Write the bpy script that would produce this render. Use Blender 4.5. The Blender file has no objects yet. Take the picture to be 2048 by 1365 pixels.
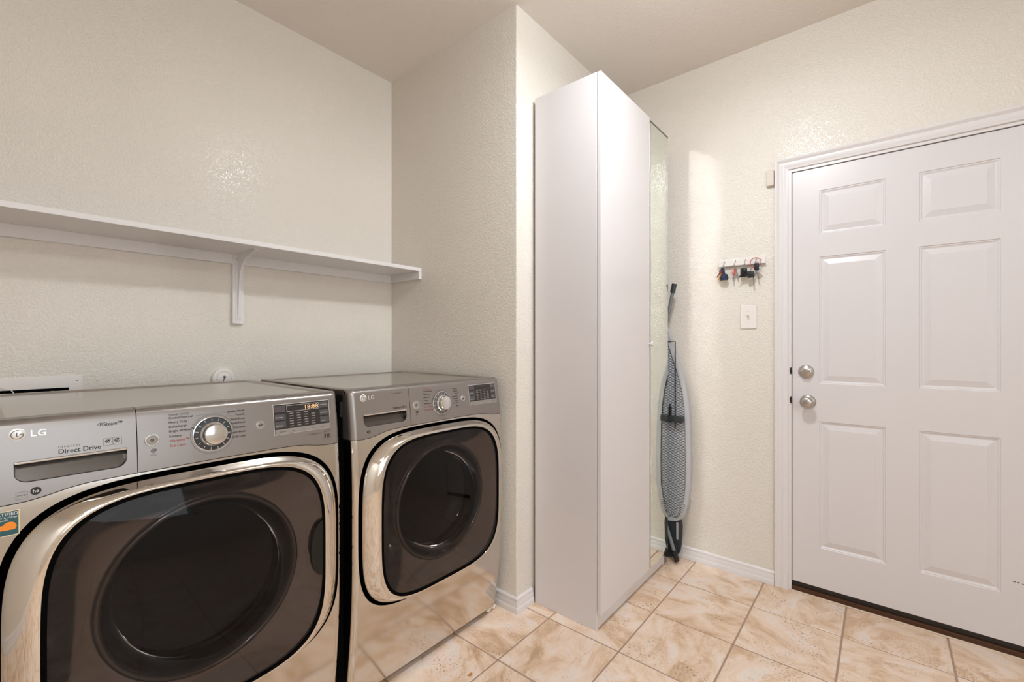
import bpy, bmesh, math, random
from mathutils import Vector, Matrix
from mathutils.geometry import delaunay_2d_cdt
random.seed(7)
S = bpy.context.scene
C = S.collection
PI = math.pi

# ------------------------------------------------------------------ camera
cd = bpy.data.cameras.new('camera')
cam = bpy.data.objects.new('camera', cd)
C.objects.link(cam)
cam.location = (0, 0, 1.214)
cam.rotation_euler = (PI / 2, 0, 0.6954 - PI / 2)
cd.sensor_width = 36
cd.lens = 36 * 891.37 / 2048
cd.shift_y = 4.7 / 2048
cd.clip_start = 0.02
S.camera = cam

# ------------------------------------------------------------------ exposure, world, lights
S.view_settings.view_transform = 'Standard'
S.view_settings.look = 'None'
S.view_settings.exposure = 0.43
S.view_settings.gamma = 1.0
S.view_settings.use_curve_mapping = False
S.cycles.max_bounces = 14
S.cycles.diffuse_bounces = 8
S.cycles.glossy_bounces = 8
S.cycles.transparent_max_bounces = 16
S.cycles.caustics_reflective = True
S.cycles.blur_glossy = 0.0
S.cycles.sample_clamp_indirect = 0.0
try:
    S.cycles.use_denoising = True
except Exception:
    pass

w = bpy.data.worlds.new('world')
S.world = w
w.use_nodes = True
w.node_tree.nodes['Background'].inputs[0].default_value = (0.80, 0.88, 1.0, 1)
w.node_tree.nodes['Background'].inputs[1].default_value = 0.6


def area(name, loc, rot, size, size_y, power, color, shape='RECTANGLE', spread=PI):
    l = bpy.data.lights.new(name, 'AREA')
    l.shape = shape
    l.size = size
    if shape in ('RECTANGLE', 'ELLIPSE'):
        l.size_y = size_y
    l.energy = power
    l.color = color
    l.spread = spread
    o = bpy.data.objects.new(name, l)
    o.location = loc
    o.rotation_euler = rot
    C.objects.link(o)
    return o


LX, LY = 1.33, 0.40



def point(name, loc, power, color, radius):
    l = bpy.data.lights.new(name, 'POINT')
    l.energy = power
    l.color = color
    l.shadow_soft_size = radius
    o = bpy.data.objects.new(name, l)
    o.location = loc
    C.objects.link(o)
    return o


area('ceiling_lamp', (LX, LY, 2.60), (0, 0, 0), 0.16, 0.16, 10.5, (0.90, 0.955, 1.0), 'DISK')
point('ceiling_lamp_globe', (LX, LY, 2.60), 14.0, (0.90, 0.955, 1.0), 0.075)
area('overhead_fill', (-0.45, -1.35, 2.66), (0, 0, 0), 0.5, 0.5, 27.0, (0.90, 0.955, 1.0), 'DISK')  # added fill from behind the camera, no known lamp there
# fill light added behind the camera, set in an invented window
area('rear_fill', (0.3, -1.93, 1.55), (PI / 2, 0, 0), 1.5, 1.3, 9.0, (0.88, 0.95, 1.0))


# ------------------------------------------------------------------ materials
def lin(c):
    return tuple((v / 255 / 12.92 if v / 255 <= 0.04045 else ((v / 255 + 0.055) / 1.055) ** 2.4) for v in c) + (1.0,)


def mat(name, rgb, rough=0.5, metal=0.0, spec=0.5, bump=None, coat=0.0, emit=None, aniso=0.0):
    m = bpy.data.materials.new(name)
    m.use_nodes = True
    nt = m.node_tree
    b = nt.nodes['Principled BSDF']
    b.inputs['Base Color'].default_value = lin(rgb)
    b.inputs['Roughness'].default_value = rough
    b.inputs['Metallic'].default_value = metal
    b.inputs['Specular IOR Level'].default_value = spec
    b.inputs['Coat Weight'].default_value = coat
    b.inputs['Anisotropic'].default_value = aniso
    if emit:
        b.inputs['Emission Color'].default_value = lin(emit[0])
        b.inputs['Emission Strength'].default_value = emit[1]
    if bump:
        scale, strength, dist, detail = bump
        tc = nt.nodes.new('ShaderNodeTexCoord')
        n = nt.nodes.new('ShaderNodeTexNoise')
        n.inputs['Scale'].default_value = scale
        n.inputs['Detail'].default_value = detail
        n.inputs['Roughness'].default_value = 0.5
        bp = nt.nodes.new('ShaderNodeBump')
        bp.inputs['Strength'].default_value = strength
        bp.inputs['Distance'].default_value = dist
        nt.links.new(tc.outputs['Object'], n.inputs['Vector'])
        nt.links.new(n.outputs['Fac'], bp.inputs['Height'])
        nt.links.new(bp.outputs['Normal'], b.inputs['Normal'])
    return m


def wall_mat(name, rgb, rough, strength, scale=135, dist=0.0021, spec=0.5):
    """eggshell paint over a knock-down / orange-peel texture"""
    m = mat(name, rgb, rough, 0, spec)
    nt = m.node_tree
    b = nt.nodes['Principled BSDF']
    tc = nt.nodes.new('ShaderNodeTexCoord')
    n1 = nt.nodes.new('ShaderNodeTexNoise')
    n1.inputs['Scale'].default_value = scale
    n1.inputs['Detail'].default_value = 3
    n1.inputs['Distortion'].default_value = 0.6
    r = nt.nodes.new('ShaderNodeValToRGB')
    r.color_ramp.elements[0].position = 0.38
    r.color_ramp.elements[1].position = 0.62
    n2 = nt.nodes.new('ShaderNodeTexNoise')
    n2.inputs['Scale'].default_value = 14
    n2.inputs['Detail'].default_value = 2
    ad = nt.nodes.new('ShaderNodeMath')
    ad.operation = 'MULTIPLY_ADD'
    ad.inputs[1].default_value = 0.8
    bp = nt.nodes.new('ShaderNodeBump')
    bp.inputs['Strength'].default_value = strength
    bp.inputs['Distance'].default_value = dist
    L = nt.links.new
    L(tc.outputs['Object'], n1.inputs['Vector'])
    L(tc.outputs['Object'], n2.inputs['Vector'])
    L(n1.outputs['Fac'], r.inputs['Fac'])
    L(n2.outputs['Fac'], ad.inputs[0])
    L(r.outputs['Color'], ad.inputs[2])
    L(ad.outputs[0], bp.inputs['Height'])
    L(bp.outputs['Normal'], b.inputs['Normal'])
    return m


M = {}
M['wall'] = wall_mat('wall_paint', (219, 213, 204), 0.25, 0.5)
M['ceiling'] = wall_mat('ceiling_paint', (224, 217, 209), 0.7, 0.25, 60)
M['trim'] = mat('white_trim_paint', (216, 212, 212), 0.32, 0, 0.5, (40, 0.08, 0.001, 2))
M['shelf'] = mat('white_shelf_paint', (219, 216, 216), 0.38, 0, 0.5, (60, 0.15, 0.001, 2))
M['cabinet'] = mat('white_foil', (214, 210, 211), 0.26, 0, 0.5, (150, 0.03, 0.0006, 2))
M['cabinet_dark'] = mat('cabinet_gap', (70, 66, 62), 0.6)
M['mirror'] = mat('mirror_silver', (226, 230, 224), 0.0, 1.0)
M['mirror_edge'] = mat('mirror_edge', (112, 108, 98), 0.35, 0.6)
M['nickel'] = mat('satin_nickel', (190, 184, 178), 0.30, 1.0)
M['chrome'] = mat('chrome', (226, 220, 212), 0.045, 1.0, bump=(7, 0.05, 0.004, 1))
M['chromeb'] = mat('bright_chrome', (232, 232, 232), 0.12, 1.0)
M['dark'] = mat('black_plastic', (12, 12, 13), 0.35, 0, 0.4)
M['gap'] = mat('black_seal', (3, 3, 3), 0.8, 0, 0.05)
M['side'] = mat('graphite_side', (22, 22, 23), 0.45, 0.2)
M['lid'] = mat('graphite_lid', (172, 165, 156), 0.15, 0.9, 0.5, (3, 0.03, 0.002, 1))
M['lidrim'] = mat('graphite_lid_rim', (160, 152, 143), 0.28, 0.9, 0.5)
M['console'] = mat('silver_console', (154, 148, 144), 0.32, 0.8, 0.5, (900, 0.05, 0.0004, 1))
M['recess'] = mat('pull_recess', (98, 92, 87), 0.3, 0.8)
M['ink'] = mat('grey_print', (30, 28, 29), 0.5)
M['inklite'] = mat('light_grey_print', (92, 88, 87), 0.5)
M['red'] = mat('red_print', (158, 60, 62), 0.5)
M['logo'] = mat('embossed_logo', (232, 229, 224), 0.35, 0.5)
M['panelglass'] = mat('display_glass', (46, 43, 43), 0.12, 0, 0.6)
M['panelkey'] = mat('display_keys', (150, 144, 138), 0.35, 0.3)
M['panelkeydark'] = mat('display_dark_keys', (76, 74, 76), 0.3)
M['white_print'] = mat('white_print', (215, 212, 208), 0.5)
M['amber'] = mat('amber_digits', (232, 190, 140), 0.5, emit=((235, 190, 140), 0.25))
M['black_bowl'] = mat('door_liner', (168, 160, 155), 0.09, 0.75, 0.8)
M['rimdark'] = mat('bowl_rim', (120, 112, 108), 0.10, 0.5, 0.8)
M['drum'] = mat('drum_steel', (40, 36, 35), 0.25, 1.0, bump=(160, 0.4, 0.002, 0))
M['white_plastic'] = mat('white_plastic', (226, 220, 216), 0.3)
M['beige_plastic'] = mat('beige_plastic', (204, 192, 180), 0.45)
M['bronze'] = mat('bronze_sill', (74, 46, 26), 0.4, 0.3)
M['sweep'] = mat('dark_door_sweep', (32, 22, 18), 0.55)
M['caulk'] = mat('caulk', (214, 196, 178), 0.6)
M['grout'] = mat('grout', (158, 133, 116), 0.85, bump=(300, 0.3, 0.001, 2))
M['grout_pale'] = mat('pale_grout', (208, 184, 164), 0.8, bump=(300, 0.3, 0.001, 2))
M['stain'] = mat('brown_stain', (176, 120, 60), 0.4)
M['cover'] = mat('grey_board_cover', (176, 176, 178), 0.85, bump=(250, 0.4, 0.001, 2))
M['pad'] = mat('pale_pad', (206, 210, 216), 0.9)
M['mesh'] = mat('dark_mesh', (38, 44, 58), 0.4, 0.5)
M['legmetal'] = mat('grey_tube', (122, 127, 130), 0.4, 0.25)
M['greyplastic'] = mat('charcoal_plastic', (50, 54, 58), 0.32)
M['greyslot'] = mat('light_grey_slot', (176, 178, 178), 0.4, 0.3)
M['rubber'] = mat('black_rubber', (16, 17, 18), 0.5)
M['navy'] = mat('navy_cord', (36, 47, 72), 0.7, bump=(400, 0.5, 0.001, 2))
M['brass'] = mat('brass_key', (206, 152, 86), 0.3, 1.0)
M['copper'] = mat('copper_key', (150, 92, 62), 0.35, 1.0)
M['steelkey'] = mat('steel_key', (178, 172, 168), 0.3, 1.0)
M['redplastic'] = mat('red_coil', (196, 92, 88), 0.4)
M['redtag'] = mat('red_tag', (206, 56, 46), 0.4)
M['sticker_teal'] = mat('teal_sticker', (34, 84, 90), 0.4)
M['sticker_edge'] = mat('cream_sticker', (226, 208, 168), 0.4)
M['orange'] = mat('orange_sticker', (240, 140, 40), 0.4)
M['clear'] = mat('clear_knob', (206, 202, 198), 0.1, 0, 0.6)
M['hose'] = mat('hose_white', (214, 208, 200), 0.4)
M['fixture'] = mat('fixture_white', (240, 238, 232), 0.4)
M['foam'] = mat('white_foam', (228, 220, 208), 0.8, bump=(60, 0.8, 0.004, 3))


def glass_mat(name, tint, base):
    """smoked door glass: tinted see-through pane with a clear-coat reflection"""
    m = bpy.data.materials.new(name)
    m.use_nodes = True
    nt = m.node_tree
    nt.nodes.clear()
    o = nt.nodes.new('ShaderNodeOutputMaterial')
    t = nt.nodes.new('ShaderNodeBsdfTransparent')
    t.inputs[0].default_value = tint
    g = nt.nodes.new('ShaderNodeBsdfGlossy')
    g.inputs['Roughness'].default_value = 0.02
    g.inputs[0].default_value = (1, 1, 1, 1)
    lw = nt.nodes.new('ShaderNodeFresnel')
    lw.inputs['IOR'].default_value = base
    mx = nt.nodes.new('ShaderNodeMixShader')
    nt.links.new(lw.outputs[0], mx.inputs[0])
    nt.links.new(t.outputs[0], mx.inputs[1])
    nt.links.new(g.outputs[0], mx.inputs[2])
    nt.links.new(mx.outputs[0], o.inputs[0])
    return m


M['doorglass'] = glass_mat('smoked_glass', (0.48, 0.46, 0.46, 1), 1.28)
M['bowlglass'] = glass_mat('bowl_glass', (0.06, 0.05, 0.05, 1), 1.45)
M['winglass'] = glass_mat('window_glass', (0.95, 0.97, 0.97, 1), 1.3)


def steel_mat():
    m = mat('stainless_front', (214, 208, 200), 0.12, 1.0, aniso=0.0)
    nt = m.node_tree
    b = nt.nodes['Principled BSDF']
    tc = nt.nodes.new('ShaderNodeTexCoord')
    mp = nt.nodes.new('ShaderNodeMapping')
    mp.inputs['Scale'].default_value = (1, 1, 400)
    n = nt.nodes.new('ShaderNodeTexNoise')
    n.inputs['Scale'].default_value = 3
    n.inputs['Detail'].default_value = 2
    bp = nt.nodes.new('ShaderNodeBump')
    bp.inputs['Strength'].default_value = 0.03
    bp.inputs['Distance'].default_value = 0.001
    L = nt.links.new
    L(tc.outputs['Object'], mp.inputs[0])
    L(mp.outputs[0], n.inputs['Vector'])
    L(n.outputs['Fac'], bp.inputs['Height'])
    L(bp.outputs['Normal'], b.inputs['Normal'])
    return m


M['steel'] = steel_mat()


def tile_mat():
    m = mat('travertine_tile', (214, 190, 166), 0.36, 0, 0.45)
    nt = m.node_tree
    b = nt.nodes['Principled BSDF']
    L = nt.links.new
    tc = nt.nodes.new('ShaderNodeTexCoord')
    oi = nt.nodes.new('ShaderNodeObjectInfo')
    # every tile reads its own piece of stone: shift and turn by the object's random number
    mul = nt.nodes.new('ShaderNodeMath'); mul.operation = 'MULTIPLY'; mul.inputs[1].default_value = 57.0
    comb = nt.nodes.new('ShaderNodeCombineXYZ')
    L(oi.outputs['Random'], mul.inputs[0])
    L(mul.outputs[0], comb.inputs[0]); L(mul.outputs[0], comb.inputs[1]); L(mul.outputs[0], comb.inputs[2])
    rot = nt.nodes.new('ShaderNodeVectorRotate'); rot.rotation_type = 'Z_AXIS'
    L(tc.outputs['Object'], rot.inputs['Vector']); L(mul.outputs[0], rot.inputs['Angle'])
    add = nt.nodes.new('ShaderNodeVectorMath'); add.operation = 'ADD'
    L(rot.outputs[0], add.inputs[0]); L(comb.outputs[0], add.inputs[1])
    st = nt.nodes.new('ShaderNodeMapping'); st.inputs['Scale'].default_value = (1.0, 1.9, 1.0)
    L(add.outputs[0], st.inputs[0])

    def noise(scale, detail, rough, dist, src):
        n = nt.nodes.new('ShaderNodeTexNoise')
        n.inputs['Scale'].default_value = scale
        n.inputs['Detail'].default_value = detail
        n.inputs['Roughness'].default_value = rough
        n.inputs['Distortion'].default_value = dist
        L(src.outputs[0], n.inputs['Vector'])
        return n

    def ramp(src, stops):
        r = nt.nodes.new('ShaderNodeValToRGB')
        e = r.color_ramp.elements
        e[0].position, e[0].color = stops[0]
        e[1].position, e[1].color = stops[-1]
        for p, c in stops[1:-1]:
            q = e.new(p); q.color = c
        L(src.outputs['Fac'], r.inputs[0])
        return r
    n1 = noise(5.0, 8, 0.62, 0.9, st)
    r1 = ramp(n1, [(0.28, lin((176, 142, 110))), (0.40, lin((202, 172, 143))), (0.50, lin((218, 194, 172))), (0.60, lin((222, 204, 191))), (0.72, lin((210, 204, 194)))])
    n2 = noise(9.0, 6, 0.7, 1.6, st)
    r2 = ramp(n2, [(0.30, (1, 1, 1, 1)), (0.40, (0, 0, 0, 1))])
    mx = nt.nodes.new('ShaderNodeMixRGB'); mx.blend_type = 'MIX'
    mx.inputs[2].default_value = lin((184, 140, 104))
    mf = nt.nodes.new('ShaderNodeMath'); mf.operation = 'MULTIPLY'; mf.inputs[1].default_value = 0.75
    L(r2.outputs[0], mf.inputs[0]); L(mf.outputs[0], mx.inputs[0]); L(r1.outputs[0], mx.inputs[1])
    # pits and brown specks gathered in patches
    n3 = noise(120.0, 3, 0.6, 0.0, add)
    r3 = ramp(n3, [(0.57, (0, 0, 0, 1)), (0.65, (1, 1, 1, 1))])
    n4 = noise(6.0, 3, 0.5, 0.4, add)
    r4 = ramp(n4, [(0.50, (0, 0, 0, 1)), (0.64, (1, 1, 1, 1))])
    mm = nt.nodes.new('ShaderNodeMath'); mm.operation = 'MULTIPLY'
    L(r3.outputs[0], mm.inputs[0]); L(r4.outputs[0], mm.inputs[1])
    mk = nt.nodes.new('ShaderNodeMath'); mk.operation = 'MULTIPLY'; mk.inputs[1].default_value = 0.85
    L(mm.outputs[0], mk.inputs[0])
    mx2 = nt.nodes.new('ShaderNodeMixRGB')
    mx2.inputs[2].default_value = lin((122, 92, 68))
    L(mk.outputs[0], mx2.inputs[0]); L(mx.outputs[0], mx2.inputs[1])
    # thin pale veins
    n5 = noise(4.0, 7, 0.6, 2.2, st)
    r5 = ramp(n5, [(0.485, (0, 0, 0, 1)), (0.50, (1, 1, 1, 1)), (0.515, (0, 0, 0, 1))])
    mv = nt.nodes.new('ShaderNodeMath'); mv.operation = 'MULTIPLY'; mv.inputs[1].default_value = 0.45
    L(r5.outputs[0], mv.inputs[0])
    mx3 = nt.nodes.new('ShaderNodeMixRGB')
    mx3.inputs[2].default_value = lin((232, 216, 200))
    L(mv.outputs[0], mx3.inputs[0]); L(mx2.outputs[0], mx3.inputs[1])
    L(mx3.outputs[0], b.inputs['Base Color'])
    bp = nt.nodes.new('ShaderNodeBump'); bp.inputs['Strength'].default_value = 0.25; bp.inputs['Distance'].default_value = 0.002
    L(n1.outputs['Fac'], bp.inputs['Height']); L(bp.outputs[0], b.inputs['Normal'])
    return m


M['tile'] = tile_mat()


# ------------------------------------------------------------------ helpers
def obj(name, bm, m, parent=None, smooth=False, angle=35):
    me = bpy.data.meshes.new(name)
    if isinstance(bm, tuple):
        me.from_pydata(bm[0], [], bm[1])
        me.update()
        if smooth:
            for p in me.polygons:
                p.use_smooth = True
        if len(bm) > 2:
            me.normals_split_custom_set_from_vertices(bm[2])
    else:
        bmesh.ops.recalc_face_normals(bm, faces=bm.faces)
        if smooth:
            for f in bm.faces:
                f.smooth = True
            lim = math.radians(angle)
            for e in bm.edges:
                if len(e.link_faces) == 2 and e.calc_face_angle(0) > lim:
                    e.smooth = False
        bm.to_mesh(me)
        bm.free()
    if m is not None:
        me.materials.append(m)
    o = bpy.data.objects.new(name, me)
    C.objects.link(o)
    if parent is not None:
        o.parent = parent
        if parent.type == 'EMPTY' and parent.get('_w'):
            o.matrix_parent_inverse = Matrix.Translation(-parent.location)
    return o


def thing(name, label, cat, loc=(0, 0, 0), group=None, world=False):
    o = bpy.data.objects.new(name, None)
    o.empty_display_size = 0.05
    C.objects.link(o)
    o.location = loc
    o['label'] = label
    o['category'] = cat
    if group:
        o['group'] = group
    if world:
        o['_w'] = 1
    return o


def tag(o, label, cat, group=None):
    o['label'] = label
    o['category'] = cat
    if group:
        o['group'] = group
    return o


def struct(o):
    o['kind'] = 'structure'
    return o


def B():
    return bmesh.new()


def box(bm, x0, x1, y0, y1, z0, z1, bev=0.0, seg=2):
    r = bmesh.ops.create_cube(bm, size=1.0)
    vs = r['verts']
    for v in vs:
        v.co = Vector(((x0 + x1) / 2 + v.co.x * (x1 - x0), (y0 + y1) / 2 + v.co.y * (y1 - y0), (z0 + z1) / 2 + v.co.z * (z1 - z0)))
    if bev > 0:
        es = list({e for v in vs for e in v.link_edges})
        bmesh.ops.bevel(bm, geom=es, offset=bev, segments=seg, profile=0.5, affect='EDGES')
    return bm


def prism(bm, pts, axis, a0, a1):
    """pts 2D polygon; extruded along axis from a0 to a1. axis x: pts=(y,z); y: pts=(x,z); z: pts=(x,y)"""
    def P(p, a):
        return {'x': (a, p[0], p[1]), 'y': (p[0], a, p[1]), 'z': (p[0], p[1], a)}[axis]
    n = len(pts)
    lo = [bm.verts.new(P(p, a0)) for p in pts]
    hi = [bm.verts.new(P(p, a1)) for p in pts]
    bm.faces.new(lo)
    bm.faces.new(hi[::-1])
    for i in range(n):
        bm.faces.new((lo[i], lo[(i + 1) % n], hi[(i + 1) % n], hi[i]))
    return bm


def tube(bm, pts, r, seg=10, closed=False, caps=True, r1=None):
    pts = [Vector(p) for p in pts]
    n = len(pts)
    rings = []
    up = None
    for i, p in enumerate(pts):
        if closed:
            d = pts[(i + 1) % n] - pts[i - 1]
        else:
            d = pts[min(i + 1, n - 1)] - pts[max(i - 1, 0)]
        d.normalize()
        if up is None:
            up = Vector((0, 0, 1)) if abs(d.z) < 0.9 else Vector((1, 0, 0))
        a = d.cross(up)
        if a.length < 1e-5:
            a = d.cross(Vector((0.3, 1, 0.1)))
        a.normalize()
        b = d.cross(a).normalized()
        up = -b if b.dot(up) < 0 else b
        rr = r if r1 is None else r + (r1 - r) * i / (n - 1)
        rings.append([bm.verts.new(p + a * (rr * math.cos(2 * PI * k / seg)) + b * (rr * math.sin(2 * PI * k / seg))) for k in range(seg)])
    for i in range(n if closed else n - 1):
        A, D = rings[i], rings[(i + 1) % n]
        sh = 0
        if closed and i == n - 1:
            sh = min(range(seg), key=lambda s: (D[s].co - A[0].co).length)
        for k in range(seg):
            bm.faces.new((A[k], A[(k + 1) % seg], D[(k + 1 + sh) % seg], D[(k + sh) % seg]))
    if caps and not closed:
        bm.faces.new(rings[0][::-1])
        bm.faces.new(rings[-1])
    return bm


def lathe(bm, prof, origin, axis, seg=32):
    """prof: list of (radius, distance along axis)"""
    ax = Vector(axis).normalized()
    t = Vector((0, 0, 1)) if abs(ax.z) < 0.9 else Vector((1, 0, 0))
    a = ax.cross(t).normalized()
    b = ax.cross(a)
    o = Vector(origin)
    rings = []
    for r, h in prof:
        if r < 1e-6:
            rings.append([bm.verts.new(o + ax * h)])
        else:
            rings.append([bm.verts.new(o + ax * h + a * (r * math.cos(2 * PI * k / seg)) + b * (r * math.sin(2 * PI * k / seg))) for k in range(seg)])
    for i in range(len(rings) - 1):
        A, D = rings[i], rings[i + 1]
        for k in range(seg):
            k1 = (k + 1) % seg
            if len(A) == 1 and len(D) == 1:
                continue
            if len(A) == 1:
                bm.faces.new((A[0], D[k1], D[k]))
            elif len(D) == 1:
                bm.faces.new((A[k], A[k1], D[0]))
            else:
                bm.faces.new((A[k], A[k1], D[k1], D[k]))
    return bm


def text_tris(body, size, spacing=1.0, bold=0.0):
    cu = bpy.data.curves.new('txt', 'FONT')
    cu.body = body
    cu.size = size
    cu.space_character = spacing
    cu.offset = bold
    cu.resolution_u = 3
    o = bpy.data.objects.new('txt', cu)
    C.objects.link(o)
    dg = bpy.context.evaluated_depsgraph_get()
    me = bpy.data.meshes.new_from_object(o.evaluated_get(dg))
    vs = [tuple(v.co) for v in me.vertices]
    fs = [tuple(p.vertices) for p in me.polygons]
    bpy.data.objects.remove(o)
    bpy.data.curves.remove(cu)
    bpy.data.meshes.remove(me)
    return vs, fs


# ------------------------------------------------------------------ room shell
XB, YA, YC, XD, HC = 1.558, 2.222, 1.2725, 2.566, 2.746
XL, YF = -1.3, -2.0

bm = B(); box(bm, XL - 0.12, XB, YA, YA + 0.12, -0.1, HC)
struct(obj('wall_back', bm, M['wall']))
bm = B()
# solid corner block: its left face closes the laundry alcove, its front face carries the wardrobe
r = 0.007
pts = [(XB, YA + 0.12), (XB, YC + r)] + [(XB + r - r * math.cos(a), YC + r - r * math.sin(a)) for a in (PI / 8, PI / 4, 3 * PI / 8)] + [(XB + r, YC), (XD + 0.12, YC), (XD + 0.12, YA + 0.12)]
prism(bm, pts, 'z', -0.1, HC)
struct(obj('wall_center', bm, M['wall'], smooth=True, angle=40))
# right wall with the door opening
XS = XD + 0.006
DY0, DY1, DZ0, DZ1 = 0.3465, -0.4665, 0.0486, 2.053
bm = B()
box(bm, XD, XD + 0.12, DY0 + 0.02, YC, -0.1, HC)
box(bm, XD, XD + 0.12, YF - 0.12, DY1 - 0.02, -0.1, HC)
box(bm, XD, XD + 0.12, DY1 - 0.02, DY0 + 0.02, DZ1 + 0.02, HC)
struct(obj('wall_right', bm, M['wall']))
bm = B(); box(bm, XL - 0.12, XL, YF, YA, -0.1, HC)
struct(obj('wall_left', bm, M['wall']))
bm = B()
WX0, WX1, WZ0, WZ1 = -0.55, 1.15, 0.85, 2.25
box(bm, XL - 0.12, WX0, YF - 0.12, YF, -0.1, HC)
box(bm, WX1, XD, YF - 0.12, YF, -0.1, HC)
box(bm, WX0, WX1, YF - 0.12, YF, -0.1, WZ0)
box(bm, WX0, WX1, YF - 0.12, YF, WZ1, HC)
struct(obj('wall_front', bm, M['wall']))
bm = B(); box(bm, XL - 0.12, XD + 0.12, YF - 0.12, YA + 0.12, HC, HC + 0.1)
struct(obj('ceiling', bm, M['ceiling']))
bm = B(); box(bm, XL - 0.12, XD + 0.12, YF - 0.12, YA + 0.12, -0.12, -0.0025)
floor = struct(obj('floor', bm, M['grout']))
# unseen window, added behind the camera to hold the fill light
bm = B()
f = 0.05
box(bm, WX0, WX0 + f, YF - 0.08, YF + 0.01, WZ0, WZ1, 0.004)
box(bm, WX1 - f, WX1, YF - 0.08, YF + 0.01, WZ0, WZ1, 0.004)
box(bm, WX0, WX1, YF - 0.08, YF + 0.01, WZ0, WZ0 + f, 0.004)
box(bm, WX0, WX1, YF - 0.08, YF + 0.01, WZ1 - f, WZ1, 0.004)
box(bm, WX0, WX1, YF - 0.07, YF, 1.53, 1.57, 0.004)
win = struct(obj('added_window_1', bm, M['trim']))
bm = B(); box(bm, WX0 + f, WX1 - f, YF - 0.045, YF - 0.041, WZ0 + f, WZ1 - f)
obj('pane', bm, M['winglass'], win)

# floor tiles, 33.7 x 33.5 cm
PX, PY, G = 0.337, 0.335, 0.0065
cache = {}
i0 = -8
for i in range(-8, 5):
    for j in range(-8, 7):
        x0, x1 = 1.279 + (i - 1) * PX + G / 2, 1.279 + i * PX - G / 2
        y0, y1 = 0.133 + (j - 1) * PY + G / 2, 0.133 + j * PY - G / 2
        x0, x1 = max(x0, XL), min(x1, XD - 0.001)
        y0, y1 = max(y0, YF), min(y1, YA)
        if x1 - x0 < 0.02 or y1 - y0 < 0.02:
            continue
        rects = [(x0, x1, y0, y1)]
        if y1 > YC and x1 > XB:
            rects = []
            if y0 < YC:
                rects.append((max(x0, XB) if x0 < XB else x0, x1, y0, YC))
            if x0 < XB:
                rects = [(x0, XB, y0, y1)] + ([(XB, x1, y0, YC)] if y0 < YC else [])
        for (a0, a1, b0, b1) in rects:
            if a1 - a0 < 0.02 or b1 - b0 < 0.02:
                continue
            key = (round(a1 - a0, 4), round(b1 - b0, 4))
            if key not in cache:
                bm = B()
                hx, hy = key[0] / 2, key[1] / 2
                box(bm, -hx, hx, -hy, hy, -0.008, 0.0)
                top = [e for e in bm.edges if all(v.co.z > -0.001 for v in e.verts)]
                bmesh.ops.bevel(bm, geom=top, offset=0.0018, segments=1, affect='EDGES')
                me = bpy.data.meshes.new('tile')
                bm.to_mesh(me); bm.free()
                me.materials.append(M['tile'])
                cache[key] = me
            t = bpy.data.objects.new('tile', cache[key])
            t.location = ((a0 + a1) / 2, (b0 + b1) / 2, random.uniform(-0.0006, 0.0))
            t.parent = floor
            C.objects.link(t)
bm = B()
pts = [(1.155 + 0.011 * math.cos(a) * (1 + 0.25 * math.sin(3 * a)), 1.163 + 0.007 * math.sin(a)) for a in [2 * PI * k / 16 for k in range(16)]]
prism(bm, pts, 'z', 0.0, 0.0008)
obj('stain', bm, M['stain'], floor)['label'] = 'small brown dried spot on a tile'

# ------------------------------------------------------------------ trim
# baseboard profile (distance from wall, height)
BP = [(0, 0), (0.015, 0), (0.0155, 0.018), (0.0135, 0.024), (0.0115, 0.027), (0.0105, 0.044), (0.0085, 0.050), (0.0095, 0.056), (0.0085, 0.062), (0.004, 0.067), (0, 0.068)]


def sweep_profile(bm, path, prof):
    """path: list of (point, outward mitre vector) ; prof (d,h)"""
    rings = []
    for p, n in path:
        rings.append([bm.verts.new((p[0] + n[0] * d, p[1] + n[1] * d, h)) for d, h in prof])
    for i in range(len(rings) - 1):
        for k in range(len(prof)):
            k1 = (k + 1) % len(prof)
            bm.faces.new((rings[i][k], rings[i][k1], rings[i + 1][k1], rings[i + 1][k]))
    bm.faces.new(rings[0]); bm.faces.new(rings[-1][::-1])
    return bm


bm = B()
sweep_profile(bm, [((XB, YA - 0.0), (-1, 0)), ((XB, YC), (-1, -1)), ((1.669, YC), (0, -1))], BP)
struct(obj('baseboard_center', bm, M['trim'], smooth=True, angle=25))
bm = B()
sweep_profile(bm, [((XD, YC), (-1, 0)), ((XD, 0.4215), (-1, 0))], BP)
struct(obj('baseboard_right', bm, M['trim'], smooth=True, angle=25))
bm = B()
sweep_profile(bm, [((XL, YA), (0, -1)), ((XB, YA), (0, -1))], BP)
struct(obj('baseboard_back', bm, M['trim'], smooth=True, angle=25))
bm = B()
sweep_profile(bm, [((XL, YF), (1, 0)), ((XL, YA - 0.02), (1, 0))], BP)
struct(obj('baseboard_left', bm, M['trim'], smooth=True, angle=25))

# casing: (offset from the inner edge outwards, thickness off the wall)
CP = [(0, 0), (0, 0.008), (0.002, 0.010), (0.012, 0.0105), (0.016, 0.012), (0.020, 0.0125), (0.030, 0.0085), (0.036, 0.0085), (0.043, 0.013), (0.047, 0.016), (0.052, 0.017), (0.056, 0.016), (0.0565, 0)]
ci = 0.0165  # casing reveal from the slab


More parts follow.
